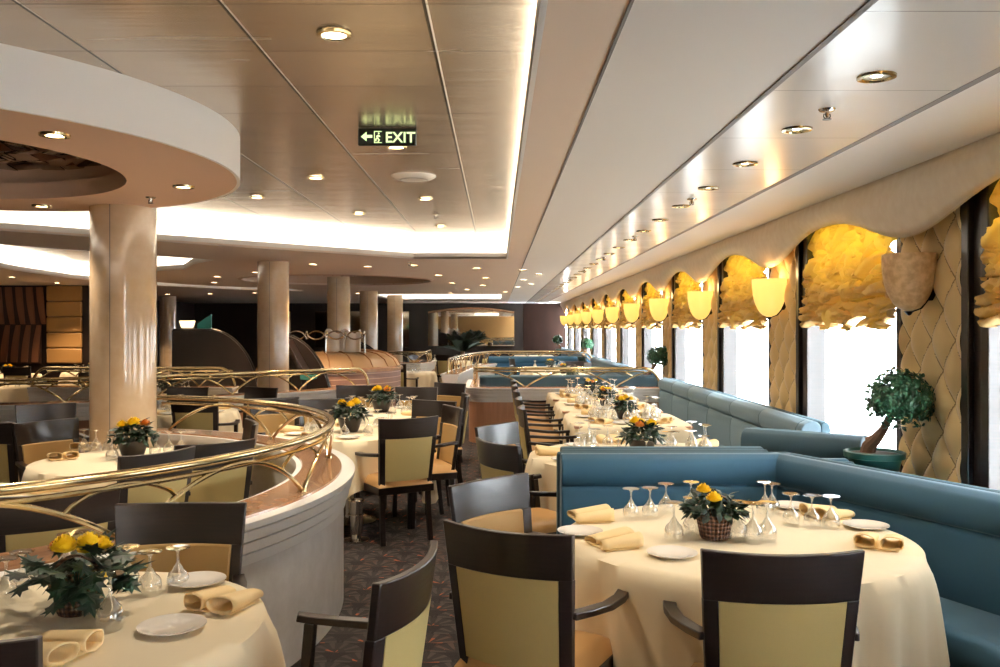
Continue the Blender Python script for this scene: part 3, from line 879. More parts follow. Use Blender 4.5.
# ------------------------------------------------------------------ chair
def chair_mesh():
    root = empty('dining_chair')
    def bk(u, z, off=0):      # back surface
        t = (z - .45) / .49
        hw = .212 + .03 * t
        return Vector((hw * u, -.215 - .065 * t + .045 * u * u + off, z))
    def slab(u0, u1, z0, z1, o0, o1, nu=12, nz=4, curve=0.0):
        def zz(u, v): return z0 + (z1 - z0) * v + (curve * (1 - u * u) if v > .5 else 0)
        vs, fs = [], []
        for off in (o0, o1):
            for j in range(nz + 1):
                for i in range(nu + 1):
                    u = u0 + (u1 - u0) * i / nu; vs.append(bk(u, zz(u, j / nz), off))
        A = (nu + 1) * (nz + 1); w = nu + 1
        for j in range(nz):
            for i in range(nu):
                a = j * w + i; fs.append((a, a + 1, a + w + 1, a + w)); fs.append((A + a, A + a + w, A + a + w + 1, A + a + 1))
        for i in range(nu):
            fs.append((i, A + i, A + i + 1, i + 1)); a = nz * w + i; fs.append((a, a + 1, A + a + 1, A + a))
        for j in range(nz):
            a = j * w; fs.append((a, a + w, A + a + w, A + a)); a = j * w + nu; fs.append((a, A + a, A + a + w, a + w))
        return MB().add(vs, fs)
    slab(-1.0, 1.0, .785, .94, -.013, .013, curve=-.006).build('top_rail', 'wenge', root, bevel=.004)
    slab(-.815, .815, .47, .786, -.014, -.002).build('rear_panel', 'cream_pad', root)
    slab(-.815, .815, .47, .786, -.002, .022).build('back_pad', 'gold_pad', root, bevel=.008)
    for s in (-1, 1):
        u0, u1 = (s * .82, s * 1.0) if s > 0 else (-1.0, -.82)
        slab(u0, u1, .36, .787, -.014, .016, 2, 6).build('back_stile', 'wenge', root, bevel=.003)
        # rear leg
        a = bk(s * .91, .37)
        MB().tube([(a.x, a.y, .38), (a.x, a.y - .01, .2), (a.x + s * .005, a.y - .035, 0)], 0, flat=(.036, .034)).build('leg', 'wenge', root, bevel=.003)
        # front leg up to arm
        MB().tube([(s * .232, .205, 0), (s * .236, .2, .22), (s * .238, .2, .44), (s * .248, .185, .645)], 0, flat=(.034, .034)).build('leg', 'wenge', root, bevel=.003)
        ar = bk(s * .97, .665)
        MB().tube([(ar.x, ar.y, .668), (s * .245, -.12, .662), (s * .268, 0, .652), (s * .272, .1, .650), (s * .262, .19, .655), (s * .245, .232, .664)], 0, flat=(.046, .024)).build('arm', 'wenge', root, bevel=.004)
    MB().box(-.225, .225, -.2, .215, .37, .425).build('seat_frame', 'wenge', root, bevel=.004)
    def st(u, v):
        a, b = u * 2 - 1, v * 2 - 1
        e = (1 - abs(a) ** 6) * (1 - abs(b) ** 6)
        return (a * .222, b * .215 + .01, .425 + .065 * max(0, e) ** .35)
    mb = MB().grid(st, 16, 16); mb.build('seat', 'tan_leather', root, angle=80)
    return root
chair0 = chair_mesh(); chair_used = [False]
CHAIRS = []
def chair(bx, by, dx, dy, label, group='wooden dining chairs'):
    c = chair0 if not chair_used[0] else dup(chair0)
    chair_used[0] = True
    d = Vector((dx, dy)).normalized()
    c.location = (bx + d.x * .26, by + d.y * .26, 0)
    c.rotation_euler = (0, 0, math.atan2(-d.x, d.y))
    tag(c, label, 'chair', group)
    CHAIRS.append(c)
    return c
chair(.85, 2.60, .02, 1, 'dark wooden armchair seen from behind with cream back panel, front centre right')
chair(.02, 2.90, .47, .88, 'dark armchair at the left of the front right table, its cream back turned half right')
chair(-.05, 3.86, .72, -.69, 'armchair with pale shining top rail beyond the front table, facing right toward the booth')
chair(-.23, 2.50, -.97, .24, 'armchair turned side-on at the bottom, curved top rail and cream back panel')
chair(-1.19, 3.34, .06, -1, 'armchair facing the camera behind the front left table, against the curved wall')
chair(-1.22, 1.86, 0, 1, 'armchair cut off at the bottom left corner, only the top rail showing')
chair(-1.77, 3.56, -.62, .78, 'dark armchair close behind the curved railing at the far left')
chair(-3.24, 6.3, .85, -.53, 'armchair with bronze pad facing right at the table by the column')
chair(-3.95, 7.7, .6, -.8, 'small dark chair back in front of the white stepped wall at the left')
chair(-3.62, 6.2, .3, 1, 'dark chair cut off by the left edge of the photo, at mid height')
chair(-1.62, 5.1, -.65, .76, 'armchair seen from behind inside the railing, olive cream panel below a slanting rail')
chair(-1.72, 6.22, -.75, -.3, 'dark armchair inside the railing facing the table by the column')
chair(-1.80, 4.72, -.85, .5, 'armchair with orange pad seen through the brass railing')
chair(-.64, 6.5, -.5, .85, 'armchair with cream back panel standing in the aisle beyond the railing')
chair(-.35, 7.4, -.9, -.35, 'armchair with orange pad right of the cream-backed aisle chair')
chair(-.30, 8.75, -.95, -.1, 'dark armchair side-on at the right end of the middle table group')
chair(-.56, 8.05, -.5, -.85, 'dark armchair back just behind the orange-padded aisle chair')
chair(-.90, 9.9, -.1, -1, 'dark chair facing the camera behind the middle tables, under the low counter')
chair(-.55, 10.6, -.6, -.8, 'dark chair with orange pad behind the middle tables')
chair(-1.62, 8.25, .3, -1, 'dark chair with bluish rail shine left of the middle flower baskets')
chair(-1.62, 10.2, .1, -1, 'further chair with bluish rail shine beside the curved counter')
chair(-2.92, 8.45, .1, 1, 'chair with white-lit rail end seen over the far railing, left one')
chair(-2.12, 8.35, .5, -.8, 'chair with white-lit rail end seen over the far railing, right one')
chair(-3.45, 9.85, -.1, -1, 'dark chair behind the small table beyond the curved railing')
chair(-2.62, 9.85, -.5, -.9, 'dark chair in front of the second marble column')
chair(-.02, 6.05, .80, -.58, 'armchair with pale blue shining rail at the second window table')
chair(-.02, 5.12, .85, .5, 'dark armchair with its back to the aisle, nearest at the second window table')
for i, y in enumerate((7.35, 8.3, 9.3, 10.2, 11.1)):
    chair(.20, y, 1, 0, 'armchair seen edge-on in the row facing the windows, %s from the camera' % ORD[i], 'row of armchairs facing the windows')
chair(.25, 14.4, 1, 0, 'far chair behind the rose timber wall, nearer of two facing the windows')
chair(.25, 15.5, 1, 0, 'far chair behind the rose timber wall, further of two facing the windows')
chair(1.5, 17.6, 0, -1, 'far reddish brown chair back near the windows beyond the blue bench')
chair(.3, 19.2, 1, .2, 'far chair with white-lit back beside the teal bench')
chair(-1.9, 16.2, .4, 1, 'dark chair in the far aisle right of the curved counter')
chair(-1.3, 21.9, .2, 1, 'dark far chair beneath the palm')
chair(-2.1, 22.6, .5, -.8, 'dark far chair left of the palm')
chair(-.3, 23.4, -.8, .3, 'dark far chair right of the palm')
chair(-7.3, 12.1, -.1, 1, 'dark chair at the far left cloth-covered table')
chair(-6.2, 13.4, -1, .1, 'dark chair side-on right of the far left cloth-covered table')
chair(-8.2, 15.0, 0, 1, 'far left dark chair in front of the mural tables, left one')
chair(-7.0, 15.6, .2, 1, 'far left dark chair in front of the mural tables, right one')
chair(-4.9, 11.3, 0, 1, 'dark chair behind the railing right of the nearest column')

# ------------------------------------------------------------------ tables
TABLES = {}
def cloth_mesh(outline, a, seed, top=.74, flare=.015):
    """outline(theta)->radius of table edge; a = half size of square cloth (function of theta gives cloth radius)"""
    n = 128; rnd = random.Random(seed); ph = rnd.uniform(0, 6); ph2 = rnd.uniform(0, 6)
    rings = [0.0, .5, .9, 1.0]
    vs = [(0, 0, top)]
    def ring(fn):
        for k in range(n):
            th = 2 * PI * k / n; vs.append(fn(th))
    for f_ in rings[1:]:
        ring(lambda th: (outline(th) * f_ * math.cos(th), outline(th) * f_ * math.sin(th), top - (.002 if f_ == 1 else 0)))
    steps = 10
    for s in range(1, steps + 1):
        t = s / steps
        def fn(th):
            R = outline(th); drop = max(.12, a(th) - R)
            h = drop * t
            fold = (.5 * math.sin(9 * th + ph) + .5 * math.sin(14 * th + ph2) + .35 * math.sin(23 * th + ph))
            rr = R + .012 + .01 * min(1, t * 4) + (flare * t + .075 * fold * t ** .7) * min(1.3, .35 + drop)
            z = top - .012 - h
            return (rr * math.cos(th), rr * math.sin(th), max(z, .015))
        ring(fn)
    fs = [(0, 1 + k, 1 + (k + 1) % n) for k in range(n)]
    for j in range(len(rings) - 2 + steps):
        for k in range(n):
            k2 = (k + 1) % n; a_ = 1 + j * n
            fs.append((a_ + k, a_ + n + k, a_ + n + k2, a_ + k2))
    return MB().add(vs, fs)
def table(key, x, y, shape, size, where, cloth_half, rot=0.0, seed=1, corner=.22):
    t = empty('dining_table', (x, y, 0), rot); tag(t, 'round table under the cloth, %s' % where if shape == 'round' else 'rectangular table under the cloth, %s' % where, 'table', 'restaurant tables')
    if shape == 'round':
        R = size; ol = lambda th: R
        MB().lathe([(.0005, .715), (R - .01, .715), (R, .722), (R, .732), (R - .01, .737), (.0005, .737)], 48).build('tabletop', 'rose_wood', t)
    else:
        hx, hy = size
        def ol(th):
            c, s = abs(math.cos(th)), abs(math.sin(th)); p_ = 10
            return ((c / hx) ** p_ + (s / hy) ** p_) ** (-1 / p_)
        MB().box(-hx + .01, hx - .01, -hy + .01, hy - .01, .715, .737).build('tabletop', 'rose_wood', t, bevel=.004)
    MB().lathe([(.0005, .03), (.05, .03), (.05, .05), (.045, .06), (.045, .70), (.12, .715)], 20).build('pedestal', 'chrome', t)
    MB().lathe([(.0005, .0), (.22, 0), (.22, .012), (.05, .035), (.0005, .035)], 28).build('base', 'chrome', t)
    if shape == 'round':
        def a(th): return R + cloth_half + corner * max(0, math.cos(4 * th + .35)) ** 3
    else:
        def a(th): return ol(th) + cloth_half
    c = cloth_mesh(ol, a, seed).build('tablecloth', 'tablecloth', angle=70); c.location = (x, y, 0); c.rotation_euler = (0, 0, rot)
    tag(c, 'cream tablecloth hanging in folds over the %s' % where, 'tablecloth', 'cream tablecloths')
    TABLES[key] = (x, y, where, size)
    return t
table('T1', .985, 3.62, 'round', .70, 'front right table by the blue booth', .36, 0, 3, .12)
table('T2', -1.27, 2.53, 'round', .585, 'front left table', .36, .2, 4)
table('T3', -2.36, 5.72, 'round', .62, 'table beside the nearest marble column', .36, 0, 5)
table('T5', -2.78, 4.30, 'round', .60, 'table cut by the left edge behind the railing', .36, 0, 6)
table('T6', -1.22, 7.30, 'round', .62, 'middle table beyond the curved railing', .36, 0, 7)
table('T7', -1.18, 9.00, 'round', .60, 'further middle table under the counter', .36, 0, 8)
table('TW', -3.20, 9.10, 'round', .50, 'small table beyond the far side of the railing', .36, 0, 9)
table('T8', .98, 5.95, 'round', .76, 'second window table behind the booth', .36, 0, 10)
table('RA', 1.20, 8.30, 'rect', (.53, .60), 'first of three tables along the slate banquette', .22, 0, 11)
table('RB', 1.20, 9.70, 'rect', (.53, .60), 'second of three tables along the slate banquette', .22, 0, 12)
table('RC', 1.20, 11.2, 'rect', (.53, .60), 'third of three tables along the slate banquette', .22, 0, 13)
table('RD', 1.25, 14.6, 'rect', (.55, .65), 'nearest window table past the rose timber wall', .25, 0, 14)
table('RE', 1.25, 16.6, 'rect', (.55, .65), 'second window table past the rose timber wall', .25, 0, 15)
table('RF', 1.15, 19.0, 'rect', (.60, .65), 'window table before the teal bench', .25, 0, 16)
table('RG', 1.15, 24.0, 'rect', (.60, .8), 'far window table past the second low wall', .25, 0, 17)
table('RH', 1.15, 27.5, 'rect', (.60, .8), 'last window table near the end wall', .25, 0, 18)
table('M1', -1.75, 17.2, 'round', .55, 'aisle table right of the curved counter', .36, 0, 19)
table('M2', -1.3, 23.0, 'round', .6, 'table in front of the palm', .36, 0, 20)
table('M3', .3, 22.8, 'round', .5, 'small far table right of the palm', .36, 0, 26)
table('L1', -7.2, 13.0, 'round', .62, 'far left cloth-covered table past the stepped wall', .36, 0, 21)
table('L2', -9.0, 16.2, 'round', .55, 'table before the mural', .36, 0, 22)
table('L3', -7.9, 17.2, 'round', .55, 'table before the tan padded panel', .36, 0, 23)
table('L4', -5.6, 13.6, 'round', .5, 'table beside the column with folded napkin, far left', .36, 0, 24)
table('L5', -4.35, 11.6, 'round', .5, 'table right of the nearest column past the railing', .36, 0, 25)
table('L6', -6.3, 18.6, 'round', .55, 'distant table left of the black screen', .36, 0, 27)

# ------------------------------------------------------------------ tableware
def glass_proto(h, R):
    f = .038; b = h * .5
    pr = [(R * .93, 0), (R * .99, b * .25), (R, b * .4), (R * .95, b * .6), (R * .78, b * .8), (R * .48, b * .95), (.010, b + .012), (.0045, b + .02), (.004, h * .8), (.0045, h - .014), (.012, h - .006), (f, h - .001), (f, h + .001), (.0005, h + .0005)]
    g = MB().lathe(pr, 20).build('wine_glass', 'wine_glass', angle=60)
    return g
G = {}
gused = set()
GL = {}
def glass(kind, x, y, key, z=.741):
    if kind not in G:
        G[kind] = {'big': lambda: glass_proto(.155, .040), 'small': lambda: glass_proto(.136, .037), 'tall': lambda: glass_proto(.205, .045)}[kind](); g = G[kind]
    else:
        g = G[kind].copy(); COL.objects.link(g)
    g.location = (x, y, z); g.rotation_euler = (0, 0, random.uniform(0, 6))
    GL.setdefault(key, []).append((g, kind))
plate0 = None
PL = {}
def plate(x, y, key):
    global plate0
    if plate0 is None:
        plate0 = MB().lathe([(.0005, .004), (.055, .004), (.066, .008), (.088, .014), (.095, .017), (.095, .019), (.086, .017), (.064, .012), (.054, .0075), (.0005, .007)], 40).build('bread_plate', 'porcelain', angle=50); p_ = plate0
    else:
        p_ = plate0.copy(); COL.objects.link(p_)
    p_.location = (x, y, .7385); PL.setdefault(key, []).append(p_)
nap0 = None
NP = {}
def napkin(x, y, rz, key):
    global nap0
    if nap0 is None:
        n_ = empty('folded_napkin')
        for s in (-1, 1):
            def roll(u, v, s=s):
                a = 2.25 * PI * u - PI / 2
                w = .036 * (1 - .2 * v); r = 1 - .16 * u
                hgt = .020 * (1 - .45 * v)
                sq = 1 / max(abs(math.cos(a)), abs(math.sin(a))) ** .45
                cx_ = s * (.040 - .004 * v)
                return (cx_ + s * w * math.cos(a) * r * sq, -.085 + v * .17 + .01 * math.cos(a), hgt + .004 + hgt * math.sin(a) * r)
            o = MB().grid(roll, 30, 8).build('roll', 'napkin', n_, angle=80)
            so = o.modifiers.new('thick', 'SOLIDIFY'); so.thickness = .003; so.offset = 0
        MB().box(-.062, .062, -.066, .08, .0, .005).build('flat_fold', 'napkin', n_, bevel=.002)
        nap0 = n_
    else: n_ = dup(nap0)
    n_.location = (x, y, .7395); n_.rotation_euler = (0, 0, rz); n_.scale = (1.2, 1.0, 1.35); NP.setdefault(key, []).append(n_)

def leaf_vs(L, w, lobes=False):
    if lobes:
        pts = [(0, 0), (.28, .22), (.5, .15), (.42, .4), (.75, .42), (.38, .62), (.45, .85), (.15, .75), (0, 1.15)]
        out = [(x * w, y * L, -.12 * abs(x) * L) for x, y in pts] + [(-x * w, y * L, -.12 * abs(x) * L) for x, y in pts[-2:0:-1]]
        c = (0, L * .55, .03 * L)
        n = len(out)
        return out + [c], [(i, (i + 1) % n, n) for i in range(n)]
    vs = [(0, 0, 0), (w * .5, L * .35, -.05 * L), (w * .38, L * .7, -.06 * L), (0, L, -.12 * L), (-w * .38, L * .7, -.06 * L), (-w * .5, L * .35, -.05 * L), (0, L * .4, .05 * L)]
    return vs, [(0, 1, 6), (1, 2, 6), (2, 3, 6), (3, 4, 6), (4, 5, 6), (5, 0, 6)]
def rose(mb, c, r, rnd):
    for k, (rr, n, zz) in enumerate(((1.0, 9, 0), (.85, 8, .15), (.68, 7, .3), (.5, 6, .42), (.32, 4, .55), (.18, 3, .62))):
        for i in range(n):
            a = 2 * PI * i / n + k * .6 + rnd.uniform(-.1, .1)
            def pet(u, v, a=a, rr=rr, zz=zz):
                sp_ = (u - .5) * 1.5
                rad = r * rr * (.45 + .55 * v ** .6) * (1 - .1 * abs(u - .5))
                return (rad * math.cos(a + sp_ * .75), rad * math.sin(a + sp_ * .75), r * (-.4 + zz * .6 + .95 * v * (1 - .35 * rr) - .9 * abs(u - .5) ** 2 * v + (-.18 * v * v if rr == 1 else 0)))
            mb.grid(pet, 4, 3, Matrix.Translation(c) @ Matrix.Rotation(rnd.uniform(-.2, .2), 4, 'X'))
def centerpiece(kind, seed):
    rnd = random.Random(seed)
    root = empty('flower_basket')
    if kind in ('basket', 'wide'):
        bsk = MB().lathe([(.0005, .001), (.05, .001), (.054, .01), (.064, .06), (.072, .085), (.076, .09), (.07, .094), (.062, .07), (.0005, .06)], 28).build('basket', 'wicker', root)
        MB().tube([(.07 * math.cos(PI * i / 16), 0, .088 + .075 * math.sin(PI * i / 16)) for i in range(17)], .005, 8).build('handle', 'wicker', bsk)
    else:
        MB().lathe([(.0005, .001), (.045, .001), (.055, .02), (.07, .07), (.072, .085), (.062, .08), (.0005, .07)], 24).build('bowl', 'pot_dark', root)
    mb = MB()
    nl, R, droop, Lf, lob = {'basket': (150, .115, .3, .05, False), 'wide': (75, .17, .9, .075, True), 'bowl': (150, .11, .45, .048, False)}[kind]
    for i in range(nl):
        a = rnd.uniform(0, 2 * PI); r = R * math.sqrt(rnd.uniform(.02, 1)) * .85
        z = .10 + .075 * (1 - (r / R) ** 2) * rnd.uniform(.4, 1.15) - (droop * .05 * (r / R) ** 2)
        vs, fs = leaf_vs(Lf * rnd.uniform(.7, 1.25), Lf * (.55 if not lob else .75) * rnd.uniform(.8, 1.2), lob)
        q = Matrix.Translation((r * math.cos(a), r * math.sin(a), z)) @ Matrix.Rotation(a - PI / 2 + rnd.uniform(-.7, .7), 4, 'Z') @ Matrix.Rotation(rnd.uniform(-1.0, .7) - droop * .3 * r / R, 4, 'X') @ Matrix.Rotation(rnd.uniform(-.6, .6), 4, 'Y')
        mb.add(vs, fs, q)
    # stems
    for i in range(14):
        a = rnd.uniform(0, 2 * PI); mb.tube([(0, 0, .05), (.04 * math.cos(a), .04 * math.sin(a), .1), (.08 * math.cos(a), .08 * math.sin(a), .125)], .002, 4)
    mb.build('foliage', 'leaf_dark', root, smooth=False)
    spots = {'basket': [((-.05, -.04, .19), .028, 'petal_yellow'), ((-.02, -.075, .165), .03, 'petal_yellow')],
             'wide': [((-.02, -.03, .20), .04, 'petal_yellow'), ((.04, -.01, .205), .038, 'petal_yellow'), ((-.06, .02, .185), .032, 'petal_orange'), ((.05, .05, .185), .032, 'petal_yellow'), ((.0, .06, .17), .028, 'petal_yellow')],
             'bowl': [((.0, -.035, .175), .034, 'petal_yellow'), ((.055, .0, .165), .028, 'petal_orange'), ((-.05, -.015, .165), .028, 'petal_yellow'), ((.01, .05, .17), .03, 'petal_yellow')]}[kind]
    for c, r, mt in spots:
        b = MB(); rose(b, Vector(c), r, rnd); b.build('flower', mt, root, angle=60)
    return root
CP = {}
def put_center(kind, x, y, rz, label, s=1.0):
    if kind not in CP: CP[kind] = centerpiece(kind, len(CP) + 3); c = CP[kind]
    else: c = dup(CP[kind])
    c.location = (x, y, .7405); c.rotation_euler = (0, 0, rz); c.scale = (s, s, s)
    tag(c, label, 'flower arrangement', 'flower baskets on the tables')

# T1
put_center('basket', .89, 3.60, 0, 'brown wicker basket of yellow roses and ivy on the front right table', 1.1)
for k_, px, py in (('small', 631, 520), ('small', 650, 519), ('small', 666, 514), ('big', 674, 542), ('big', 692, 536), ('small', 691, 512),
                   ('big', 738, 541), ('big', 753, 543), ('big', 767, 542), ('big', 765, 517), ('small', 772, 514), ('small', 791, 526), ('small', 812, 528), ('small', 831, 529)):
    w_ = W(px, py - 1, .74); glass(k_, w_.x, w_.y, 'T1')
for px, py in ((672, 556), (580, 534), (866, 528), (790, 508)):
    w_ = W(px, py, .74); plate(w_.x, w_.y, 'T1')
for px, py, rz in ((615, 546, 1.95), (592, 520, 1.75), (880, 546, -.5), (826, 517, -1.2)):
    w_ = W(px, py, .74); napkin(w_.x, w_.y, rz, 'T1')
# T2
put_center('wide', -1.27, 2.66, 0, 'wide basket of yellow flowers with drooping dark leaves on the front left table', 1.05)
for k_, px, py in (('small', 150, 596), ('small', 178, 591), ('small', 128, 590), ('small', 92, 616), ('big', 110, 630), ('small', 6, 604), ('small', 22, 596), ('small', 68, 575), ('small', 82, 572)):
    w_ = W(px, py - 2, .74); glass(k_, w_.x, w_.y, 'T2')
for px, py in ((172, 630), (197, 584), (5, 566)):
    w_ = W(px, py, .74); plate(w_.x, w_.y, 'T2')
for px, py, rz in ((224, 606, -.35), (55, 655, 1.2)):
    w_ = W(px, py, .74); napkin(w_.x, w_.y, rz, 'T2')
# T3
put_center('bowl', -2.42, 5.85, .4, 'dark bowl of leaves and yellow flowers in front of the nearest marble column', 1.35)
for k_, px, py in (('big', 84, 452), ('big', 96, 452), ('small', 108, 450), ('big', 112, 461), ('small', 119, 458), ('big', 155, 456), ('big', 169, 455), ('big', 181, 454)):
    w_ = W(px, py, .74); glass(k_, w_.x, w_.y, 'T3')
w_ = W(132, 463, .74); plate(w_.x, w_.y, 'T3')
for px, py, rz in ((62, 459, .6), (86, 449, .2)):
    w_ = W(px, py, .74); napkin(w_.x, w_.y, rz, 'T3')
for px, py, rz in ((15, 492, .9), (44, 491, .7)):
    w_ = W(px, py, .74); napkin(w_.x, w_.y, rz, 'T5')
put_center('wide', -2.85, 4.35, .5, 'flower basket on the table cut by the left edge')
# general setter
def lay(key, places, kinds=('big', 'small'), cluster=2, r=None, center='bowl', cl='', s=1.0, ring=.3, pl=True):
    x, y, where, size = TABLES[key]
    rnd = random.Random(hash(key) % 1000 if False else sum(map(ord, key)))
    rx, ry = (size, size) if not isinstance(size, tuple) else size
    for i in range(places):
        a = 2 * PI * (i + .5) / places + rnd.uniform(-.1, .1)
        for c in range(cluster):
            b = a + (c - (cluster - 1) / 2) * .42
            rr = .56
            glass(kinds[c % len(kinds)], x + rx * rr * math.cos(b), y + ry * rr * math.sin(b), key)
        if pl:
            plate(x + (rx - .14) * math.cos(a + .5) * .96, y + (ry - .14) * math.sin(a + .5) * .96, key)
            napkin(x + (rx - .13) * math.cos(a - .02), y + (ry - .13) * math.sin(a - .02), a + PI / 2, key)
    if center: put_center(center, x, y, rnd.uniform(0, 6), cl, s)
lay('T6', 5, cluster=3, cl='dark bowl of yellow flowers on the middle table beyond the railing', s=1.4)
lay('T7', 4, cluster=3, cl='dark bowl of yellow flowers on the further middle table', s=1.4)
lay('TW', 4, cluster=2, cl='small flower bowl on the table beyond the far side of the railing', center=None)
lay('T8', 5, kinds=('tall', 'tall', 'big', 'tall'), cluster=4, cl='dark flower basket with one yellow bloom behind the blue booth', s=1.3)
lay('RA', 4, kinds=('tall', 'tall', 'big', 'tall'), cluster=4, cl='yellow flower bowl on the first table along the slate banquette', s=1.15)
lay('RB', 4, kinds=('tall', 'tall', 'big', 'tall'), cluster=4, cl='yellow flower bowl on the second table along the slate banquette', s=1.1)
lay('RC', 4, kinds=('tall', 'tall', 'big', 'tall'), cluster=4, cl='yellow flower bowl on the third table along the slate banquette', s=1.1)
lay('RD', 3, cluster=3, cl='flower bowl on the nearest window table past the rose timber wall', pl=False)
lay('RE', 3, cluster=3, cl='flower bowl on the second window table past the rose timber wall', pl=False)
lay('RF', 3, cluster=2, cl='flower bowl on the window table before the teal bench', pl=False)
lay('RG', 3, cluster=2, cl='', center=None, pl=False)
lay('M1', 3, cluster=2, cl='', center=None, pl=False)
lay('M2', 3, cluster=2, cl='', center=None, pl=False)
lay('L1', 3, cluster=2, cl='', center=None, pl=False)
lay('L2', 4, cluster=2, cl='pale flower bowl on the table before the mural', pl=False)
lay('L3', 4, cluster=2, cl='flower bowl on the table before the tan padded panel', pl=False)
lay('L4', 3, cluster=2, cl='', center=None, pl=False)
lay('L5', 4, cluster=2, cl='orange flower bowl on the table right of the nearest column', s=1.2, pl=False)
lay('L6', 3, cluster=2, cl='', center=None, pl=False)
# labels for tableware: counted from the left of the photograph on each table
def many_label(store, noun, cat, plural):
    for key, items in store.items():
        where = TABLES[key][2]
        its = [(i[0] if isinstance(i, tuple) else i) for i in items]
        near = key in ('T1', 'T2', 'T3', 'T5')
        its.sort(key=lambda o: pxof(o.location))
        for i, o in enumerate(its):
            n = len(its)
            if n == 1: lb = '%s on the %s' % (noun, where)
            else: lb = '%s, %s from left, %s' % (noun, ORD[i], where)
            if not near and cat == 'glass': lb = '%s among those on the %s' % (noun, where)
            tag(o, lb, cat, '%s on the %s' % (plural, where))
many_label(GL, 'upturned wine glass', 'glass', 'upturned glasses')
many_label(PL, 'white bread plate', 'plate', 'bread plates')
many_label(NP, 'rolled yellow napkin', 'napkin', 'rolled napkins')

# ------------------------------------------------------------------ potted trees, palm
def potted_tree():
    rnd = random.Random(5); root = empty('potted_tree')
    MB().lathe([(.0005, 0), (.12, 0), (.125, .02), (.16, .2), (.165, .21), (.185, .215), (.188, .25), (.175, .255), (.168, .235), (.0005, .225)], 36).build('pot', 'pot_green', root)
    MB().lathe([(.0005, .238), (.08, .24), (.166, .234)], 20).build('soil', 'soil', root)
    tp = [(-.06, 0, .22), (-.045, 0, .28), (-.0, .01, .33), (.05, .01, .38), (.10, 0, .44), (.19, .0, .56)]
    MB().tube(tp, [.05, .045, .038, .03, .026, .018], 10).tube([(-.02, 0, .3), (-.06, .02, .33), (-.09, .02, .32)], [.025, .018, .01], 8).tube([(.08, 0, .42), (.09, .03, .5), (.12, .04, .6)], [.018, .012, .008], 7).build('trunk', 'bark', root)
    mb = MB(); c = Vector((.21, 0, .60))
    for i in range(2100):
        v = Vector((rnd.gauss(0, 1), rnd.gauss(0, 1), rnd.gauss(0, 1))).normalized()
        if v.z < -.6 and rnd.random() < .7: continue
        bump_ = 1 + .14 * noise.noise(v * 2.6)
        r = .195 * bump_ * (rnd.uniform(.35, 1.03) if i % 3 == 0 else rnd.uniform(.8, 1.03))
        p_ = c + Vector((v.x * r, v.y * r, v.z * r * .92))
        L = rnd.uniform(.028, .044)
        vs, fs = leaf_vs(L, L * .62)
        q = Matrix.Translation(p_) @ v.to_track_quat('Z', 'Y').to_matrix().to_4x4() @ Matrix.Rotation(rnd.uniform(0, 6.3), 4, 'Z') @ Matrix.Rotation(rnd.uniform(-.2, .8), 4, 'X')
        mb.add(vs, fs, q)
    mb.build('foliage', 'leaf_tree', root, smooth=False)
    return root
led = MB().box(2.02, 2.46, 4.7, 5.45, 0, .64).build('window_ledge', 'brown_panel', smooth=False, bevel=.01); tag(led, 'low timber ledge by the window under the largest potted tree', 'ledge')
pt = potted_tree(); pt.rotation_euler = (0, 0, -1.2); pt.location = (2.23, 5.2, .64); pt.scale = (.92, .92, .92)
tag(pt, 'largest potted tree with twisted trunk in a dark green pot, by the nearest window', 'potted plant', 'potted trees by the windows')
for y, lb, rz in ((12.75, 'potted topiary tree by the windows at the rose timber wall', .4), (22.3, 'third potted topiary tree from the camera, before the far windows', 1.0), (30.6, 'furthest potted topiary tree against the brown end wall', 2.0)):
    l2 = MB().box(2.02, 2.46, y - .25, y + .25, 0, .64).build('window_ledge', 'brown_panel', smooth=False, bevel=.01); tag(l2, 'low timber ledge under the ' + lb.split(',')[0], 'ledge')
    q = dup(pt); q.location = (2.2, y, .64); q.rotation_euler = (0, 0, rz); q.scale = (.9, .9, .9); tag(q, lb, 'potted plant', 'potted trees by the windows')
def palm():
    rnd = random.Random(2); root = empty('potted_palm', (-.96, 24.6, 0)); tag(root, 'spreading dark palm in front of the arched mirror', 'potted plant')
    MB().lathe([(.0005, 0), (.2, 0), (.28, .45), (.3, .5), (.27, .5), (.0005, .46)], 24).build('pot', 'pot_dark', root)
    MB().tube([(0, 0, .45), (.01, 0, .7), (0, 0, .95)], [.09, .08, .06], 10).build('trunk', 'bark', root)
    for i in range(22):
        a = 2 * PI * i / 22 + rnd.uniform(-.1, .1); el = rnd.uniform(.35, 1.25); L = rnd.uniform(.75, 1.0)
        mb = MB(); pts = []
        for k in range(11):
            t = k / 10; r = L * t * math.cos(el) ; z = .95 + L * t * math.sin(el) - .35 * L * t * t
            pts.append(Vector((r * math.cos(a), r * math.sin(a), z)))
        mb.tube(pts, [.012 * (1 - .08 * k) for k in range(11)], 5)
        for k in range(1, 11):
            for s in (-1, 1):
                for h_ in (0, .5):
                    b = pts[k - 1].lerp(pts[k], h_ + .2); ln = .26 * math.sin(PI * min(1, .15 + k / 11)) + .04
                    dirv = (Vector((-math.sin(a), math.cos(a), 0)) * s * .8 + (pts[k] - pts[k - 1]).normalized() * .7 - Vector((0, 0, .15))).normalized()
                    e = b + dirv * ln; w_ = Vector((0, 0, .014))
                    mb.add([b - w_, b + w_, b.lerp(e, .5) + w_ * 1.2, e, b.lerp(e, .5) - w_ * 1.2], [(0, 1, 2, 3, 4)])
        mb.build('frond', 'leaf_palm', root, smooth=False)
palm()

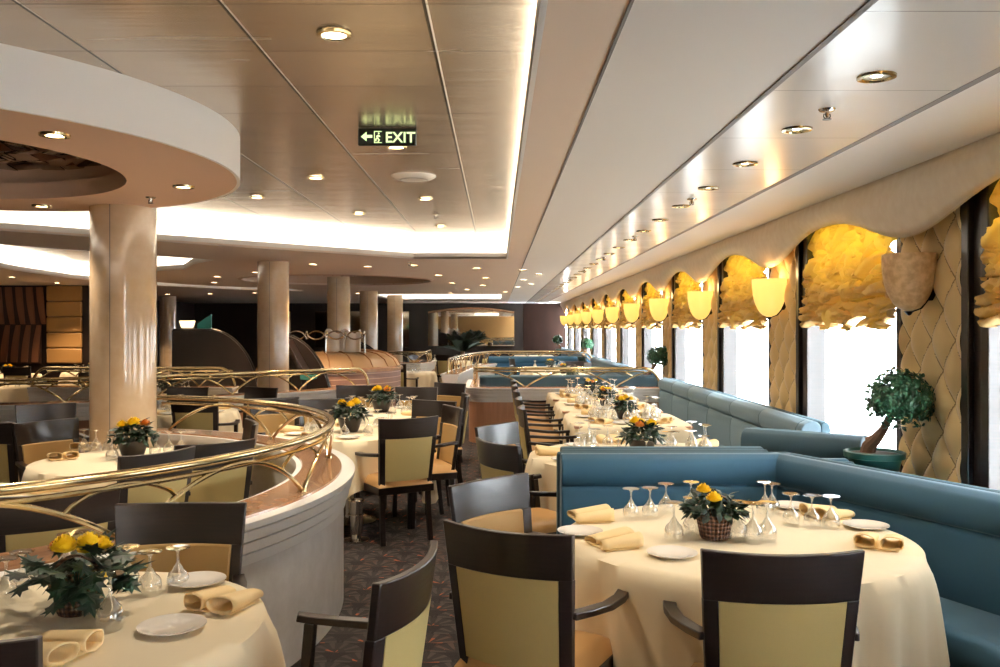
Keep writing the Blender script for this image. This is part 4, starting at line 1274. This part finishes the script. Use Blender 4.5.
# ------------------------------------------------------------------ serving station, screens, counter
def screen(poly, y, label, name='curved_screen', lights=()):
    s_ = empty(name, (0, y, 0)); tag(s_, label, 'screen')
    MB().prism(poly, -.06, .06, RX).build('panel', 'dark_panel', s_, smooth=False)
    edge = poly[1:-1]
    MB().tube([(x, 0, z) for x, z in edge], .03, 8).build('edge_trim', 'dark_metal', s_)
    for x, z in lights:
        MB().box(x - .08, x + .05, -.08, -.06, z - .03, z + .02).build('edge_light', 'bowl_glow', s_)
def curve(x0, z0, x1, z1, n=14): return [(x0 + (x1 - x0) * math.sin(PI / 2 * i / n), z1 + (z0 - z1) * math.cos(PI / 2 * i / n)) for i in range(n + 1)]
screen([(-5.52, 0), (-5.52, 1.56), (-4.9, 1.56)] + curve(-4.9, 1.56, -4.05, .3) + [(-4.05, 0)], 15.0, 'black serving screen with curved sloping edge left of the second column')
screen([(-3.5, 0), (-3.5, 1.5)] + curve(-3.2, 1.5, -2.42, .25) + [(-2.42, 0)], 13.0, 'black curved screen just right of the second column')
screen([(-3.3, 0), (-3.3, 1.36)] + curve(-3.1, 1.36, -2.35, .9) + [(-2.35, 0)], 17.6, 'small dark curved screen end beside the third column')
bl = empty('bowl_lamp', (-5.28, 15.0, 1.6)); tag(bl, 'glowing cream bowl lamp on top of the black serving screen', 'lamp')
MB().lathe([(.0005, 0), (.08, .0), (.1, .03), (.12, .12), (.115, .125), (.09, .03), (.0005, .015)], 20).build('bowl', 'bowl_glow', bl)
bl.scale = (1.1, 1, 1)
tg = MB().prism([(-.12, 0), (.12, 0), (.12, .24), (.02, .18), (-.12, .08)], -.015, .015, RX).build('glass_block', 'teal_glass', smooth=False); tg.location = (-5.0, 15.05, 1.59)
tag(tg, 'small teal glass panel beside the bowl lamp on the black screen', 'ornament')
# curved counter
cc = empty('curved_counter', (-3.15, 15.0, 0)); tag(cc, 'curved tan counter with ribbed sloping top and banded front', 'counter')
a0, a1 = math.radians(-112), math.radians(50)
MB().lathe([(1.5, 0), (1.5, .92), (1.4, .92), (1.4, 0), (1.5, 0)], 40, None, a0, a1).build('front', 'brick_panel', cc)
MB().lathe([(1.54, .90), (1.54, .95), (1.5, .97), (1.42, .95), (1.42, .90), (1.54, .90)], 40, None, a0, a1).build('rim', 'marble_cap', cc)
MB().lathe([(1.5, .95), (1.42, 1.08), (1.28, 1.17), (1.08, 1.21), (.9, 1.22), (.9, 1.18), (1.4, .95), (1.5, .95)], 40, None, a0, a1).build('sloping_top', 'tan_counter', cc)
for i in range(12):
    a = a0 + (a1 - a0) * i / 11
    MB().tube([(r * math.cos(a), r * math.sin(a), z) for r, z in ((1.5, .955), (1.425, 1.085), (1.285, 1.175), (1.08, 1.216), (.9, 1.225))], .011, 6).build('rib', 'marble_cap', cc)
# ornamental ring rail
rg = empty('ring_railing', (0, 14.02, 0)); tag(rg, 'ornamental polished ring railing above the counter between the columns', 'railing')
for i in range(5):
    x = -3.5 + i * .31
    MB().tube([(x + .15 * math.cos(PI * k / 12), 0, 1.42 + .13 * math.sin(PI * k / 12)) for k in range(13)] if i % 2 else [(x + .15 * math.cos(PI * k / 12), 0, 1.55 - .13 * math.sin(PI * k / 12)) for k in range(13)], .012, 8).build('half_ring', 'chrome', rg)
    MB().tube([(x + .15 * math.cos(PI * k / 12), .03, 1.42 + .13 * math.sin(PI * k / 12)) for k in range(13)] if not i % 2 else [(x + .15 * math.cos(PI * k / 12), .03, 1.55 - .13 * math.sin(PI * k / 12)) for k in range(13)], .012, 8).build('half_ring', 'brass', rg)
for x in (-3.35, -2.73, -2.11):
    MB().tube([(x, .015, 1.2), (x, .015, 1.5)], .014, 8).lathe([(.0005, .03), (.03, 0), (.0005, -.03)], 10, Matrix.Translation((x, .015, 1.5))).build('post', 'chrome', rg)
# white folded cloths
for i in range(2):
    wc = MB()
    wc.grid(lambda u, v: (-.16 + .32 * u, .03 * math.sin(u * 9 + 1) , v * (.34 + .04 * math.sin(u * 7))), 20, 4)
    o = wc.build('folded_cloth', 'paper_white', angle=80); so = o.modifiers.new('t', 'SOLIDIFY'); so.thickness = .03
    o.location = (-2.62 + i * .26, 14.2 + i * .02, 1.21); tag(o, 'white folded cloth standing on the curved counter, %s one' % ('left' if i == 0 else 'right'), 'cloth', 'white cloths on the counter')
tt = empty('slanted_desk', (-2.95, 12.75, 0)); tag(tt, 'dark slanted reservation desk with teal edge beside the curved screen', 'desk')
q = Matrix.Translation((.05, 0, 1.18)) @ Matrix.Rotation(.0, 4, 'Z') @ Matrix.Rotation(1.05, 4, 'Y')
MB().box(-.28, .28, -.2, .2, -.03, .03, q).build('sloped_top', 'wenge', tt, bevel=.01)
MB().box(.0, .16, -.14, .14, 0, .95).build('stand', 'wenge', tt, bevel=.01)
MB().box(.14, .32, -.2, .1, .86, .93).build('tray', 'teal_glass', tt, bevel=.006)

# joint frames: slender silver wine cooler near the railing
wc = empty('wine_cooler', (-1.06, 6.62, 0)); tag(wc, 'slim silver wine cooler standing on the carpet by the curved wall', 'wine cooler')
MB().lathe([(.0005, .0), (.1, 0), (.1, .012), (.04, .02), (.035, .05), (.05, .06), (.055, .3), (.06, .305), (.055, .31), (.05, .29), (.0005, .28)], 24).build('body', 'chrome', wc)
MB().tube([(.06 * math.cos(2 * PI * k / 24), .06 * math.sin(2 * PI * k / 24), .2) for k in range(25)], .004, 6).build('band', 'chrome', wc)
bpy.context.view_layer.update()
